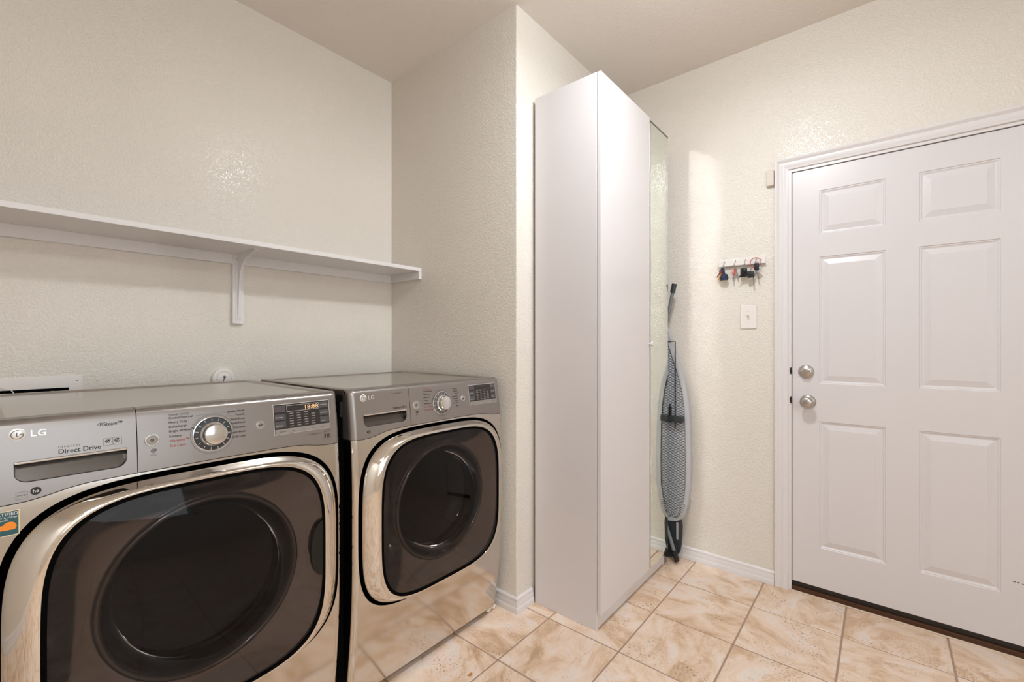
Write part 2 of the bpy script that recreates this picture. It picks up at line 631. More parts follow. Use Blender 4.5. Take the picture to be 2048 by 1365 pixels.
def casing(name, a, b, na, nb):
    """a,b: (y,z) inner corners ; na/nb outward mitre vectors in (y,z)"""
    bm = B()
    rings = []
    for p, n in ((a, na), (b, nb)):
        rings.append([bm.verts.new((XD - t, p[0] + n[0] * d, p[1] + n[1] * d)) for d, t in CP])
    for k in range(len(CP)):
        k1 = (k + 1) % len(CP)
        bm.faces.new((rings[0][k], rings[0][k1], rings[1][k1], rings[1][k]))
    bm.faces.new(rings[0]); bm.faces.new(rings[1][::-1])
    return struct(obj(name, bm, M['trim'], smooth=True, angle=22))


yl, yr, zt = DY0 + ci, DY1 - ci, DZ1 + ci
casing('trim_1', (yl, 0.0), (yl, zt), (1, 0), (1, 1))
casing('trim_2', (yl, zt), (yr, zt), (1, 1), (-1, 1))
casing('trim_3', (yr, zt), (yr, 0.0), (-1, 1), (-1, 0))
# jambs and stops
bm = B()
box(bm, XD - 0.002, XD + 0.12, DY0 + 0.003, DY0 + 0.019, 0, DZ1 + 0.019)
box(bm, XD - 0.002, XD + 0.12, DY1 - 0.019, DY1 - 0.003, 0, DZ1 + 0.019)
box(bm, XD - 0.002, XD + 0.12, DY1 - 0.003, DY0 + 0.003, DZ1 + 0.003, DZ1 + 0.019)
box(bm, XD + 0.052, XD + 0.12, DY0 - 0.012, DY0 + 0.003, 0, DZ1 + 0.003)
box(bm, XD + 0.052, XD + 0.12, DY1 - 0.003, DY1 + 0.012, 0, DZ1 + 0.003)
box(bm, XD + 0.052, XD + 0.12, DY1, DY0, DZ1 - 0.012, DZ1 + 0.003)
jamb = struct(obj('trim_4', bm, M['trim']))
bm = B(); box(bm, XS + 0.004, XS + 0.02, DY0 - 0.0002, DY0 + 0.0032, 0.03, DZ1 + 0.003); obj('gap_shade', bm, M['sweep'], jamb)  # dark strip standing in for the shade in the gap beside the slab
bm = B(); box(bm, XS + 0.004, XS + 0.02, DY1, DY0, DZ1 - 0.0002, DZ1 + 0.0032); obj('gap_shade', bm, M['sweep'], jamb)  # same dark strip, for the shade in the gap above the slab
for zc in (1.079, 0.936):
    bm = B()
    pts = [(0.0 + 0.0055 * math.cos(a), zc + 0.017 * math.sin(a)) for a in [2 * PI * k / 16 for k in range(16)]]
    prism(bm, [(DY0 + 0.0045 + p[0], p[1]) for p in pts], 'x', XD - 0.004, XD - 0.0015)
    obj('strike_plate', bm, M['sweep'], jamb)
# sill under the door
bm = B()
box(bm, XD - 0.004, XD + 0.12, DY1 - 0.003, DY0 + 0.003, 0.005, 0.026, 0.003)
sill = struct(obj('trim_5', bm, M['bronze']))
bm = B()
box(bm, XD - 0.008, XD - 0.003, DY1 - 0.01, DY0 + 0.006, 0.0, 0.0065, 0.001)
obj('caulk_line', bm, M['caulk'], sill)

# ------------------------------------------------------------------ door slab, six panels

YP = [(0.237, -0.007), (-0.115, -0.353)]
ZP = [(1.734, 1.944), (1.022, 1.627), (0.236, 0.842)]
door = thing('door_1', 'white six-panel door with brushed nickel knob and deadbolt', 'door', (XS, DY0, DZ0), world=True)
del door['label'], door['category']
door['kind'] = 'structure'
bm = B()
ys = sorted({DY0, DY1, *[v for p in YP for v in p]})
zs = sorted({DZ0, DZ1, *[v for p in ZP for v in p]})
V = {}
for y in ys:
    for z in zs:
        V[y, z] = bm.verts.new((XS, y, z))
# nested rings of each moulded panel: (inset, depth behind the face)
RINGS = [(0, 0), (0.003, 0.0035), (0.006, 0.0035), (0.010, 0.0065), (0.014, 0.0075), (0.036, 0.0015), (0.038, 0.0008)]
for a in range(len(ys) - 1):
    for b in range(len(zs) - 1):
        y0, y1, z0, z1 = ys[a], ys[a + 1], zs[b], zs[b + 1]
        q = [V[y0, z0], V[y1, z0], V[y1, z1], V[y0, z1]]
        ispan = any(abs(y0 - min(p)) < 1e-6 and abs(y1 - max(p)) < 1e-6 for p in YP) and any(abs(z0 - p[0]) < 1e-6 and abs(z1 - p[1]) < 1e-6 for p in ZP)
        if not ispan:
            bm.faces.new(q)
            continue
        prev = q
        for ins, dep in RINGS[1:]:
            cur = [bm.verts.new((XS + dep, y0 + ins, z0 + ins)), bm.verts.new((XS + dep, y1 - ins, z0 + ins)),
                   bm.verts.new((XS + dep, y1 - ins, z1 - ins)), bm.verts.new((XS + dep, y0 + ins, z1 - ins))]
            for k in range(4):
                bm.faces.new((prev[k], prev[(k + 1) % 4], cur[(k + 1) % 4], cur[k]))
            prev = cur
        bm.faces.new(prev)
box(bm, XS + 0.014, XS + 0.044, DY1, DY0, DZ0, DZ1)
for (y0, y1, z0, z1) in ((DY1, DY0, DZ0, DZ0), (DY1, DY0, DZ1, DZ1), (DY0, DY0, DZ0, DZ1), (DY1, DY1, DZ0, DZ1)):
    if z0 == z1:
        bm.faces.new([bm.verts.new(c) for c in ((XS, y0, z0), (XS, y1, z0), (XS + 0.015, y1, z0), (XS + 0.015, y0, z0))])
    else:
        bm.faces.new([bm.verts.new(c) for c in ((XS, y0, z0), (XS, y0, z1), (XS + 0.015, y0, z1), (XS + 0.015, y0, z0))])
# wood-grain embossed paint
gm = mat('door_paint', (211, 207, 208), 0.33, 0, 0.5)
nt = gm.node_tree
tc = nt.nodes.new('ShaderNodeTexCoord'); mp = nt.nodes.new('ShaderNodeMapping'); mp.inputs['Scale'].default_value = (1, 60, 3)
nn = nt.nodes.new('ShaderNodeTexNoise'); nn.inputs['Scale'].default_value = 4; nn.inputs['Detail'].default_value = 4; nn.inputs['Distortion'].default_value = 0.7
bp = nt.nodes.new('ShaderNodeBump'); bp.inputs['Strength'].default_value = 0.14; bp.inputs['Distance'].default_value = 0.0012
nt.links.new(tc.outputs['Object'], mp.inputs[0]); nt.links.new(mp.outputs[0], nn.inputs['Vector'])
nt.links.new(nn.outputs['Fac'], bp.inputs['Height']); nt.links.new(bp.outputs[0], nt.nodes['Principled BSDF'].inputs['Normal'])
obj('slab', bm, gm, door)
bm = B(); box(bm, XS + 0.002, XS + 0.04, DY1 + 0.002, DY0 - 0.001, 0.027, DZ0 + 0.001)
obj('door_sweep', bm, M['sweep'], door)
kn = 0.292
bm = B()
lathe(bm, [(0, 0), (0.0335, 0), (0.0335, 0.003), (0.030, 0.008), (0.019, 0.012), (0.0125, 0.016), (0.0115, 0.026), (0.015, 0.031), (0.023, 0.036), (0.0275, 0.043), (0.0285, 0.050), (0.026, 0.058), (0.019, 0.063), (0.010, 0.0655), (0, 0.066)], (XS, kn - 0.01, 0.932), (-1, 0, 0), 36)
knob = obj('knob', bm, M['nickel'], door, smooth=True, angle=50)
bm = B()
lathe(bm, [(0, 0), (0.0025, 0), (0.0025, 0.0012), (0, 0.0012)], (XS - 0.0655, kn - 0.012, 0.932), (-1, 0, 0), 12)
obj('lock_button', bm, M['dark'], knob)
bm = B()
lathe(bm, [(0, 0), (0.033, 0), (0.033, 0.004), (0.029, 0.010), (0.026, 0.0125), (0.024, 0.0125), (0.022, 0.015), (0, 0.0165)], (XS, kn - 0.003, 1.077), (-1, 0, 0), 36)
db = obj('deadbolt', bm, M['nickel'], door, smooth=True, angle=50)
bm = B()
lathe(bm, [(0, 0), (0.006, 0), (0.006, 0.010), (0, 0.010)], (XS - 0.015, kn - 0.003, 1.077), (-1, 0, 0), 16)
ca, sa = math.cos(0.22), math.sin(0.22)
pts = []
for (u, v) in ((-0.018, -0.0045), (-0.014, -0.007), (0.0, -0.004), (0.014, -0.0055), (0.018, 0.0), (0.014, 0.0055), (0, 0.004), (-0.014, 0.007), (-0.018, 0.0045)):
    pts.append((kn - 0.003 + u * ca - v * sa, 1.077 - (u * sa) + v * ca))
prism(bm, pts, 'x', XS - 0.034, XS - 0.022)
obj('thumb_turn', bm, M['nickel'], db)
bm = B()
for (y, z, a, b) in ((-0.388, 0.290, 0.004, 0.0018), (-0.399, 0.2895, 0.003, 0.0022), (-0.414, 0.288, 0.006, 0.0012)):
    box(bm, XS - 0.0004, XS + 0.0002, y - a, y + a, z - b, z + b)
obj('scuff_mark', bm, M['inklite'], door)

# door contact sensor, switch, outlet, key rack on the right wall
s = thing('door_sensor', 'small beige plastic door sensor stuck beside the top of the door casing', 'sensor', (XD, 0.438, 2.004), world=True)
bm = B(); box(bm, XD - 0.018, XD, 0.4225, 0.4555, 2.004, 2.083, 0.003); obj('housing', bm, M['beige_plastic'], s)
bm = B(); box(bm, XD - 0.020, XD - 0.017, 0.428, 0.450, 2.0055, 2.012, 0.0012); obj('latch', bm, M['beige_plastic'], s)

s = thing('light_switch', 'white toggle light switch plate below the key rack', 'light switch', (XD, 0.5395, 1.29), world=True)
bm = B(); box(bm, XD - 0.0065, XD, 0.5010, 0.5775, 1.290, 1.412, 0.0035, 3)
pl = obj('wall_plate', bm, M['white_plastic'], s)
bm = B(); box(bm, XD - 0.0075, XD - 0.005, 0.5345, 0.5445, 1.337, 1.365, 0.0005); obj('toggle_slot', bm, M['beige_plastic'], s)
bm = B(); prism(bm, [(XD - 0.006, 1.345), (XD - 0.006, 1.357), (XD - 0.020, 1.367), (XD - 0.021, 1.360)], 'y', 0.536, 0.543); obj('toggle', bm, M['white_plastic'], s)
for zc in (1.321, 1.381):
    bm = B(); lathe(bm, [(0, 0), (0.0028, 0), (0.0024, 0.0012), (0, 0.0014)], (XD - 0.0065, 0.5395, zc), (-1, 0, 0), 12); obj('screw', bm, M['beige_plastic'], s)

s = thing('wall_outlet', 'white outlet cover plate low on the wall behind the ironing board', 'outlet', (XD, 0.86, 0.34), world=True)
bm = B(); box(bm, XD - 0.0065, XD, 0.828, 0.900, 0.335, 0.452, 0.003, 3); obj('wall_plate', bm, M['white_plastic'], s)
for zc in (0.374, 0.414):
    bm = B(); box(bm, XD - 0.0085, XD - 0.005, 0.849, 0.879, zc - 0.014, zc + 0.014, 0.004, 2); obj('socket', bm, M['white_plastic'], s)

# ------------------------------------------------------------------ key rack and keys
k = thing('key_rack', 'white key rack with metal rail screwed to the wall left of the door', 'key rack', (XD, 0.572, 1.617), world=True)
bm = B(); box(bm, XD - 0.009, XD, 0.463, 0.681, 1.622, 1.660, 0.0015); obj('back_board', bm, M['white_plastic'], k)
bm = B(); tube(bm, [(XD - 0.014, 0.458, 1.6215), (XD - 0.014, 0.686, 1.6215)], 0.0038, 10); obj('rail', bm, M['steelkey'], k, smooth=True)
HY = [0.655, 0.602, 0.553, 0.503]
for y in HY:
    bm = B()
    lathe(bm, [(0, 0), (0.0055, 0), (0.0055, 0.0015), (0, 0.003)], (XD - 0.009, y, 1.647), (-1, 0, 0), 14)
    tube(bm, [(XD - 0.010, y, 1.645), (XD - 0.018, y, 1.640), (XD - 0.021, y, 1.630), (XD - 0.025, y, 1.624), (XD - 0.031, y, 1.625), (XD - 0.034, y, 1.632)], 0.0018, 8)
    obj('hook', bm, M['chromeb'], k, smooth=True)
for y in (0.667, 0.480):
    bm = B(); lathe(bm, [(0, 0), (0.0032, 0), (0.0025, 0.001), (0, 0.0014)], (XD - 0.009, y, 1.642), (-1, 0, 0), 12); obj('screw', bm, M['nickel'], k)


def ring(bm, c, R, r, axis='x', seg=28):
    pts = []
    for q in range(seg):
        a = 2 * PI * q / seg
        if axis == 'x':
            pts.append((c[0], c[1] + R * math.cos(a), c[2] + R * math.sin(a)))
        elif axis == 'y':
            pts.append((c[0] + R * math.cos(a), c[1], c[2] + R * math.sin(a)))
        else:
            pts.append((c[0] + R * math.cos(a) * 0.5, c[1] + R * math.cos(a) * 0.86, c[2] + R * math.sin(a)))
    tube(bm, pts, r, 6, closed=True)
    return bm


def key(bm, top, ang, L=0.05, bow=0.009, th=0.0016, yaw=0.0):
    """flat key hanging from its bow hole at top, swung by ang in the wall plane"""
    P = [(-0.003, 0.004), (0.003, 0.004), (bow, -0.004), (bow, -0.012), (0.0035, -0.019), (0.0035, -L), (0.0, -L - 0.003),
         (-0.0030, -L), (-0.0022, -L + 0.006), (-0.0035, -L + 0.010), (-0.002, -L + 0.015), (-0.0035, -L + 0.02), (-0.0035, -0.019), (-bow, -0.012), (-bow, -0.004)]
    R = Matrix.Rotation(ang, 3, 'X') @ Matrix.Rotation(yaw, 3, 'Z')
    lo, hi = [], []
    for y, z in P:
        lo.append(bm.verts.new(Vector(top) + R @ Vector((-th / 2, y, z))))
        hi.append(bm.verts.new(Vector(top) + R @ Vector((th / 2, y, z))))
    bm.faces.new(lo); bm.faces.new(hi[::-1])
    for i in range(len(P)):
        j = (i + 1) % len(P)
        bm.faces.new((lo[i], lo[j], hi[j], hi[i]))
    return bm


XK = XD - 0.027
# 1 navy cord bunch
k1 = thing('key_bunch', 'bunch of keys with a knotted navy blue cord fob, leftmost on the rack', 'keys', (XK, HY[0], 1.56), 'key bunches hanging on the rack', world=True)
bm = B(); ring(bm, (XK, HY[0], 1.613), 0.010, 0.0011, 'z'); obj('key_ring', bm, M['steelkey'], k1, smooth=True)
bm = B()
tube(bm, [(XK - 0.004, HY[0] + 0.006, 1.612), (XK - 0.006, HY[0] + 0.002, 1.597), (XK - 0.006, HY[0] - 0.002, 1.578)], 0.0065, 10)
tube(bm, [(XK - 0.010, HY[0] - 0.001, 1.612), (XK - 0.011, HY[0] - 0.005, 1.596), (XK - 0.010, HY[0] - 0.008, 1.576)], 0.0045, 8)
obj('cord', bm, M['navy'], k1, smooth=True)
bm = B()
for q, (dz, R0) in enumerate(((0.010, 0.0125), (0.002, 0.0155), (-0.006, 0.0145))):
    pts = [(XK - 0.007 + 0.7 * R0 * math.cos(a), HY[0] - 0.006 + R0 * math.sin(a), 1.562 + dz + 0.003 * math.sin(a * 2 + q)) for a in [2 * PI * t / 20 for t in range(20)]]
    tube(bm, pts, 0.0058, 8, closed=True)
lathe(bm, [(0, -0.014), (0.012, -0.010), (0.015, 0), (0.012, 0.010), (0, 0.014)], (XK - 0.007, HY[0] - 0.006, 1.562), (0, 0, 1), 16)
obj('cord_knot', bm, M['navy'], k1, smooth=True)
bm = B(); key(bm, (XK, HY[0] + 0.008, 1.606), 0.55, 0.045); obj('key', bm, M['copper'], k1)
bm = B(); key(bm, (XK + 0.004, HY[0] + 0.008, 1.604), 0.30, 0.052); obj('key', bm, M['brass'], k1)
bm = B(); key(bm, (XK + 0.006, HY[0] + 0.006, 1.596), 0.22, 0.055); obj('key', bm, M['brass'], k1)
# 2 red tag bunch
k2 = thing('key_bunch', 'small bunch of keys with a red tag, second from the left on the rack', 'keys', (XK, HY[1], 1.56), 'key bunches hanging on the rack', world=True)
bm = B(); ring(bm, (XK, HY[1], 1.613), 0.010, 0.0012, 'z'); obj('key_ring', bm, M['steelkey'], k2, smooth=True)
bm = B(); box(bm, XK - 0.004, XK - 0.001, HY[1] - 0.003, HY[1] + 0.005, 1.572, 1.604, 0.001); obj('tag', bm, M['redtag'], k2)
bm = B()
tube(bm, [(XK - 0.003, HY[1] + 0.004 + 0.003 * math.sin(t * 1.3), 1.606 - t * 0.0022) for t in range(12)], 0.0014, 6)
obj('cord', bm, M['white_plastic'], k2, smooth=True)
bm = B(); key(bm, (XK, HY[1] + 0.002, 1.592), 0.02, 0.048); obj('key', bm, M['steelkey'], k2)
bm = B(); key(bm, (XK + 0.004, HY[1] - 0.005, 1.604), -0.30, 0.052, 0.006); obj('key', bm, M['steelkey'], k2)
# 3 black fob
k3 = thing('key_bunch', 'black leather-cased car key fob, third from the left on the rack', 'keys', (XK, HY[2], 1.56), 'key bunches hanging on the rack', world=True)
bm = B(); ring(bm, (XK, HY[2], 1.612), 0.010, 0.0012, 'z'); obj('key_ring', bm, M['steelkey'], k3, smooth=True)
bm = B(); box(bm, XK - 0.016, XK - 0.002, HY[2] - 0.014, HY[2] + 0.018, 1.556, 1.602, 0.006, 3); fb = obj('fob', bm, M['rubber'], k3, smooth=True)
bm = B()
tube(bm, [(XK - 0.017, HY[2] + 0.006, 1.600), (XK - 0.018, HY[2] + 0.004, 1.585), (XK - 0.018, HY[2] - 0.006, 1.578), (XK - 0.017, HY[2] - 0.010, 1.590)], 0.0022, 6)
obj('cord', bm, M['dark'], k3, smooth=True)
bm = B()
tube(bm, [(XK - 0.019, HY[2] - 0.004, 1.577), (XK - 0.019, HY[2] + 0.022, 1.556)], 0.0035, 8)
obj('flip_key', bm, M['dark'], k3, smooth=True)
# 4 red coil bunch
k4 = thing('key_bunch', 'large key bunch on a red coiled wrist ring with black fobs, rightmost on the rack', 'keys', (XK, HY[3], 1.53), 'key bunches hanging on the rack', world=True)
bm = B()
pts = []
for q in range(180):
    a = 2 * PI * q / 180
    cr = 0.0245 + 0.0022 * math.cos(a * 24)
    pts.append((XK - 0.006 + 0.0022 * math.sin(a * 24), HY[3] - 0.002 + cr * math.cos(a), 1.625 + cr * math.sin(a)))
tube(bm, pts, 0.0013, 5, closed=True)
obj('coil_ring', bm, M['redplastic'], k4, smooth=True)
bm = B(); box(bm, XK - 0.016, XK - 0.004, HY[3] - 0.018, HY[3] + 0.004, 1.585, 1.622, 0.005, 3); obj('fob', bm, M['rubber'], k4, smooth=True)
bm = B(); box(bm, XK - 0.020, XK - 0.008, HY[3] + 0.004, HY[3] + 0.034, 1.549, 1.583, 0.003, 2); obj('fob', bm, M['rubber'], k4, smooth=True)
bm = B(); lathe(bm, [(0, 0), (0.012, 0), (0.012, 0.002), (0, 0.002)], (XK - 0.004, HY[3] - 0.018, 1.585), (-1, 0, 0), 20); obj('disc', bm, M['greyslot'], k4)
bm = B(); ring(bm, (XK - 0.012, HY[3] + 0.010, 1.588), 0.010, 0.0012, 'x'); obj('key_ring', bm, M['steelkey'], k4, smooth=True)
bm = B(); key(bm, (XK - 0.006, HY[3] + 0.008, 1.572), -0.03, 0.056, 0.008); obj('key', bm, M['steelkey'], k4)
bm = B(); key(bm, (XK - 0.002, HY[3] - 0.006, 1.588), -0.22, 0.048, 0.008); obj('key', bm, M['steelkey'], k4)

# ------------------------------------------------------------------ shelf on the back wall
SY, SZ = 1.946, 1.627
sh = thing('wall_shelf', 'long white painted wall shelf above the washer and dryer', 'shelf', (0.3, YA, SZ), world=True)
bm = B(); box(bm, XL, XB, SY, YA, SZ - 0.019, SZ, 0.0015); obj('board', bm, M['shelf'], sh)
bm = B(); box(bm, XL, XB - 0.018, YA - 0.018, YA, 1.565, SZ - 0.019, 0.001); obj('cleat', bm, M['shelf'], sh)
bm = B(); box(bm, XB - 0.018, XB, SY + 0.0, YA, 1.566, SZ - 0.019, 0.001); obj('cleat', bm, M['shelf'], sh)
bm = B(); box(bm, 0.719, 0.765, YA - 0.020, YA, 1.301, SZ - 0.019, 0.0015); bk = obj('bracket_board', bm, M['shelf'], sh)
bm = B()
xb = 0.742
yw = YA - 0.020
box(bm, xb - 0.011, xb + 0.011, yw - 0.003, yw, 1.318, SZ - 0.020, 0.001)
box(bm, xb - 0.011, xb + 0.011, yw - 0.20, yw, SZ - 0.0225, SZ - 0.019, 0.001)
# pressed gusset: narrow at the foot, wide under the shelf
g = [(yw - 0.003, 1.322), (yw - 0.006, 1.322), (yw - 0.014, 1.42), (yw - 0.022, 1.50), (yw - 0.045, 1.552), (yw - 0.085, 1.582), (yw - 0.19, SZ - 0.026), (yw - 0.195, SZ - 0.022), (yw - 0.003, SZ - 0.022)]
prism(bm, g, 'x', xb - 0.004, xb + 0.004)
brk = obj('bracket', bm, M['shelf'], sh)
for (dx, z) in ((0.007, 1.585), (-0.007, 1.585), (0.0, 1.326)):
    bm = B(); lathe(bm, [(0, 0), (0.0028, 0), (0.002, 0.0012), (0, 0.0014)], (xb + dx, yw - 0.003, z), (0, -1, 0), 10); obj('screw', bm, M['nickel'], brk)

# laundry supply box in the wall
ub = thing('supply_box', 'white recessed washer supply box in the wall behind the washer', 'wall box', (0.1, YA, 1.0), world=True)
x0, x1, z0, z1 = -0.045, 0.206, 0.93, 1.058
bm = B()
box(bm, -0.08, x0, YA - 0.004, YA, 0.895, 1.098, 0.001)
box(bm, x1, 0.242, YA - 0.004, YA, 0.895, 1.098, 0.001)
box(bm, x0, x1, YA - 0.004, YA, z1, 1.098)
box(bm, x0, x1, YA - 0.004, YA, 0.895, z0)
obj('flange', bm, M['white_plastic'], ub)
bm = B(); box(bm, x0, x1, YA - 0.0055, YA - 0.0035, z0, z1); obj('recess', bm, M['gap'], ub)  # flat black sheet in place of the shaded inside of the box
for xx in (0.055, 0.165):
    bm = B(); ring(bm, (xx, YA - 0.015, 1.035), 0.011, 0.0035, 'y'); obj('valve', bm, M['hose'], ub, smooth=True)
bm = B(); tube(bm, [(-0.02, YA - 0.012, 1.075), (0.03, YA - 0.02, 1.073), (0.07, YA - 0.022, 1.060), (0.085, YA - 0.024, 1.03), (0.088, YA - 0.024, 0.98)], 0.0018, 6); obj('cable', bm, M['hose'], ub, smooth=True)
bm = B(); lathe(bm, [(0, 0), (0.004, 0), (0.003, 0.0015), (0, 0.002)], (0.228, YA - 0.004, 1.083), (0, -1, 0), 12); obj('screw', bm, M['nickel'], ub)

# round gas valve cover on the back wall
gv = thing('round_cover', 'round white wall cover with a key slot above the washer rear', 'wall cover', (0.686, YA, 1.02), world=True)
c = (0.686, YA, 1.061)
bm = B(); lathe(bm, [(0, 0), (0.045, 0), (0.045, 0.010), (0.042, 0.016), (0.034, 0.019), (0.029, 0.019), (0.028, 0.016), (0, 0.016)], c, (0, -1, 0), 40); obj('cover_ring', bm, M['white_plastic'], gv, smooth=True, angle=40)
bm = B(); lathe(bm, [(0, 0.016), (0.027, 0.016), (0.027, 0.021), (0.024, 0.023), (0, 0.023)], c, (0, -1, 0), 36); fc = obj('face', bm, M['white_plastic'], gv, smooth=True, angle=40)
bm = B(); prism(bm, [(0.680, 1.050), (0.684, 1.049), (0.687, 1.060), (0.693, 1.067), (0.692, 1.071), (0.688, 1.070), (0.687, 1.074), (0.683, 1.073), (0.681, 1.066), (0.684, 1.062)], 'y', YA - 0.0238, YA - 0.0228); obj('key_slot', bm, M['inklite'], fc)

# ------------------------------------------------------------------ tall wardrobe with mirror door
WXa, WXb, WYf, WYb, WH = 1.671, 2.424, 0.930, 1.254, 2.36
wd = thing('wardrobe', 'tall white wardrobe with one plain door and one narrow mirror door', 'wardrobe', (2.05, 1.09, 0), world=True)
for (a, b_, lab) in ((WXa, WXa + 0.018, 1), (WXb - 0.018, WXb, 0)):
    bm = B(); box(bm, a, b_, WYf, WYb, 0.0, WH, 0.0012); obj('side_panel', bm, M['cabinet'], wd)
bm = B(); box(bm, WXa + 0.018, WXb - 0.018, WYf + 0.002, WYb, WH - 0.02, WH - 0.001); obj('top_panel', bm, M['cabinet'], wd)
bm = B(); box(bm, WXa + 0.018, WXb - 0.018, WYf + 0.002, WYb, 0.066, 0.084); obj('bottom_panel', bm, M['cabinet'], wd)
bm = B(); box(bm, WXa + 0.018, WXb - 0.018, WYb - 0.006, WYb - 0.001, 0.084, WH - 0.02); obj('back_panel', bm, M['cabinet'], wd)
bm = B(); box(bm, WXa + 0.018, WXb - 0.018, WYf + 0.001, WYf + 0.015, 0.004, 0.066, 0.001); obj('plinth', bm, M['cabinet'], wd)
XM = 2.181
bm = B(); box(bm, WXa + 0.001, XM - 0.0015, WYf - 0.020, WYf - 0.002, 0.070, WH - 0.001, 0.0016)
dr = obj('door', bm, M['cabinet'], wd)
bm = B()
lathe(bm, [(0, 0), (0.005, 0), (0.005, 0.008), (0.011, 0.012), (0.0135, 0.018), (0.012, 0.024), (0, 0.027)], (XM - 0.012, WYf - 0.020, 1.212), (0, -1, 0), 20)
obj('knob', bm, M['clear'], dr, smooth=True, angle=60)
bm = B(); box(bm, XM + 0.0015, WXb - 0.001, WYf - 0.018, WYf - 0.002, 0.070, WH - 0.014, 0.001)
md = obj('mirror_door', bm, M['mirror_edge'], wd)
bm = B(); box(bm, XM + 0.0045, WXb - 0.0035, WYf - 0.0215, WYf - 0.0178, 0.074, WH - 0.024)
obj('mirror', bm, M['mirror'], md)
bm = B(); box(bm, XM + 0.0015, WXb - 0.001, WYf - 0.022, WYf - 0.0175, WH - 0.023, WH - 0.014, 0.001)
obj('rail', bm, M['mirror_edge'], md)

# ------------------------------------------------------------------ ironing board standing between wardrobe and wall
ib = thing('ironing_board', 'folded ironing board with grey cover standing upright beside the wardrobe', 'ironing board', (2.50, 0.966, 0), world=True)
YC0 = 0.968
HW = [(0.213, 0.0), (0.215, 0.045), (0.222, 0.080), (0.236, 0.107), (0.262, 0.124), (0.317, 0.138), (0.41, 0.152), (0.55, 0.155), (0.74, 0.152), (0.86, 0.146), (0.947, 0.134), (1.01, 0.120), (1.071, 0.102), (1.12, 0.086), (1.168, 0.069), (1.235, 0.048), (1.30, 0.029), (1.325, 0.018), (1.335, 0.0)]


def bw(z):
    for (a, wa), (b_, wb) in zip(HW, HW[1:]):
        if a <= z <= b_:
            return wa + (wb - wa) * (z - a) / (b_ - a)
    return 0.0


def outline(ins):
    R = []
    zc = 0.7
    for z, h in HW:
        h2 = max(h - ins, 0)
        z2 = min(max(z, HW[0][0] + ins), HW[-1][0] - ins * 3)
        R.append((h2, z2))
    right = [(YC0 - h, z) for h, z in R]
    left = [(YC0 + h, z) for h, z in R[::-1][1:-1]]
    return right + left


O0, O1 = outline(0), outline(0.024)
bm = B()
prism(bm, O0, 'x', 2.506, 2.526)
obj('pad', bm, M['pad'], ib)
bm = B()
n = len(O0)
ra = [bm.verts.new((2.528, y, z)) for y, z in O0]
rb = [bm.verts.new((2.498, YC0 + (y - YC0) * 1.01, z)) for y, z in O0]
rc = [bm.verts.new((2.4955, YC0 + (y - YC0) * 0.985, z)) for y, z in O0]
rd = [bm.verts.new((2.498 + 0.0015 * math.sin(i * 9), y, z)) for i, (y, z) in enumerate(O1)]
re = [bm.verts.new((2.503, y, z)) for y, z in O1]
for A, D in ((ra, rb), (rb, rc), (rc, rd), (rd, re)):
    for i in range(n):
        bm.faces.new((A[i], A[(i + 1) % n], D[(i + 1) % n], D[i]))
obj('cover', bm, M['cover'], ib, smooth=True, angle=60)
# gathers of the elastic hem round the tail
bm = B()
for i in range(26):
    a = PI + PI * (i + 0.5) / 26
    y = YC0 + 0.132 * math.cos(a); z = 0.335 + 0.105 * math.sin(a)
    y2 = YC0 + 0.108 * math.cos(a); z2 = 0.335 + 0.082 * math.sin(a)
    tube(bm, [(2.4952, y, z), (2.4948, y2, z2)], 0.0022, 5)
obj('elastic_gathers', bm, M['cover'], ib, smooth=True)['kind'] = 'stuff'
# expanded-metal diamonds
bm = B()
pz, py = 0.0150, 0.029


def inside(y, z):
    return 0.232 < z < 1.27 and abs(y - YC0) < bw(z) - 0.020


for s_ in (1, -1):
    for q in range(-20, 100):
        z0_ = 0.1 + q * pz
        prev = None
        y = YC0 - 0.16
        while y < YC0 + 0.16:
            yn = y + py / 2
            za, zb = z0_ + s_ * (y - YC0) * pz / py, z0_ + s_ * (yn - YC0) * pz / py
            if inside((y + yn) / 2, (za + zb) / 2):
                t = 0.0009
                vs = [bm.verts.new(c) for c in ((2.5035, y, za - t), (2.5035, yn, zb - t), (2.5035, yn, zb + t), (2.5035, y, za + t), (2.5025, y, za - t), (2.5025, yn, zb - t), (2.5025, yn, zb + t), (2.5025, y, za + t))]
                bm.faces.new(vs[4:8]); bm.faces.new((vs[0], vs[1], vs[5], vs[4])); bm.faces.new((vs[3], vs[2], vs[6], vs[7]))
            y = yn
obj('mesh_top', bm, M['mesh'], ib)['kind'] = 'stuff'
bm = B()
tube(bm, [(2.492, 0.893, 0.745), (2.492, 0.893, 1.222), (2.492, 0.896, 1.226), (2.492, 1.037, 1.226), (2.492, 1.04, 1.222), (2.492, 1.04, 0.745)], 0.0024, 8)
obj('wire_frame', bm, M['mesh'], ib, smooth=True)
bm = B(); box(bm, 2.470, 2.497, YC0 - 0.122, YC0 + 0.122, 0.775, 0.812, 0.004); obj('cross_bar', bm, M['greyplastic'], ib)
bm = B(); box(bm, 2.462, 2.480, 0.908, 0.920, 0.815, 0.862, 0.003); box(bm, 2.466, 2.474, 0.911, 0.917, 0.86, 0.875, 0.002); obj('clip', bm, M['rubber'], ib)
bm = B(); tube(bm, [(2.478, 0.902, 1.50), (2.482, 0.945, 1.30), (2.482, 1.09, 0.62), (2.482, 1.10, 0.3)], 0.0095, 12)
lg = obj('leg', bm, M['legmetal'], ib, smooth=True)
bm = B(); tube(bm, [(2.4775, 0.9035, 1.495), (2.4765, 0.8925, 1.545)], 0.0135, 14); obj('foot_cap', bm, M['greyplastic'], lg, smooth=True)
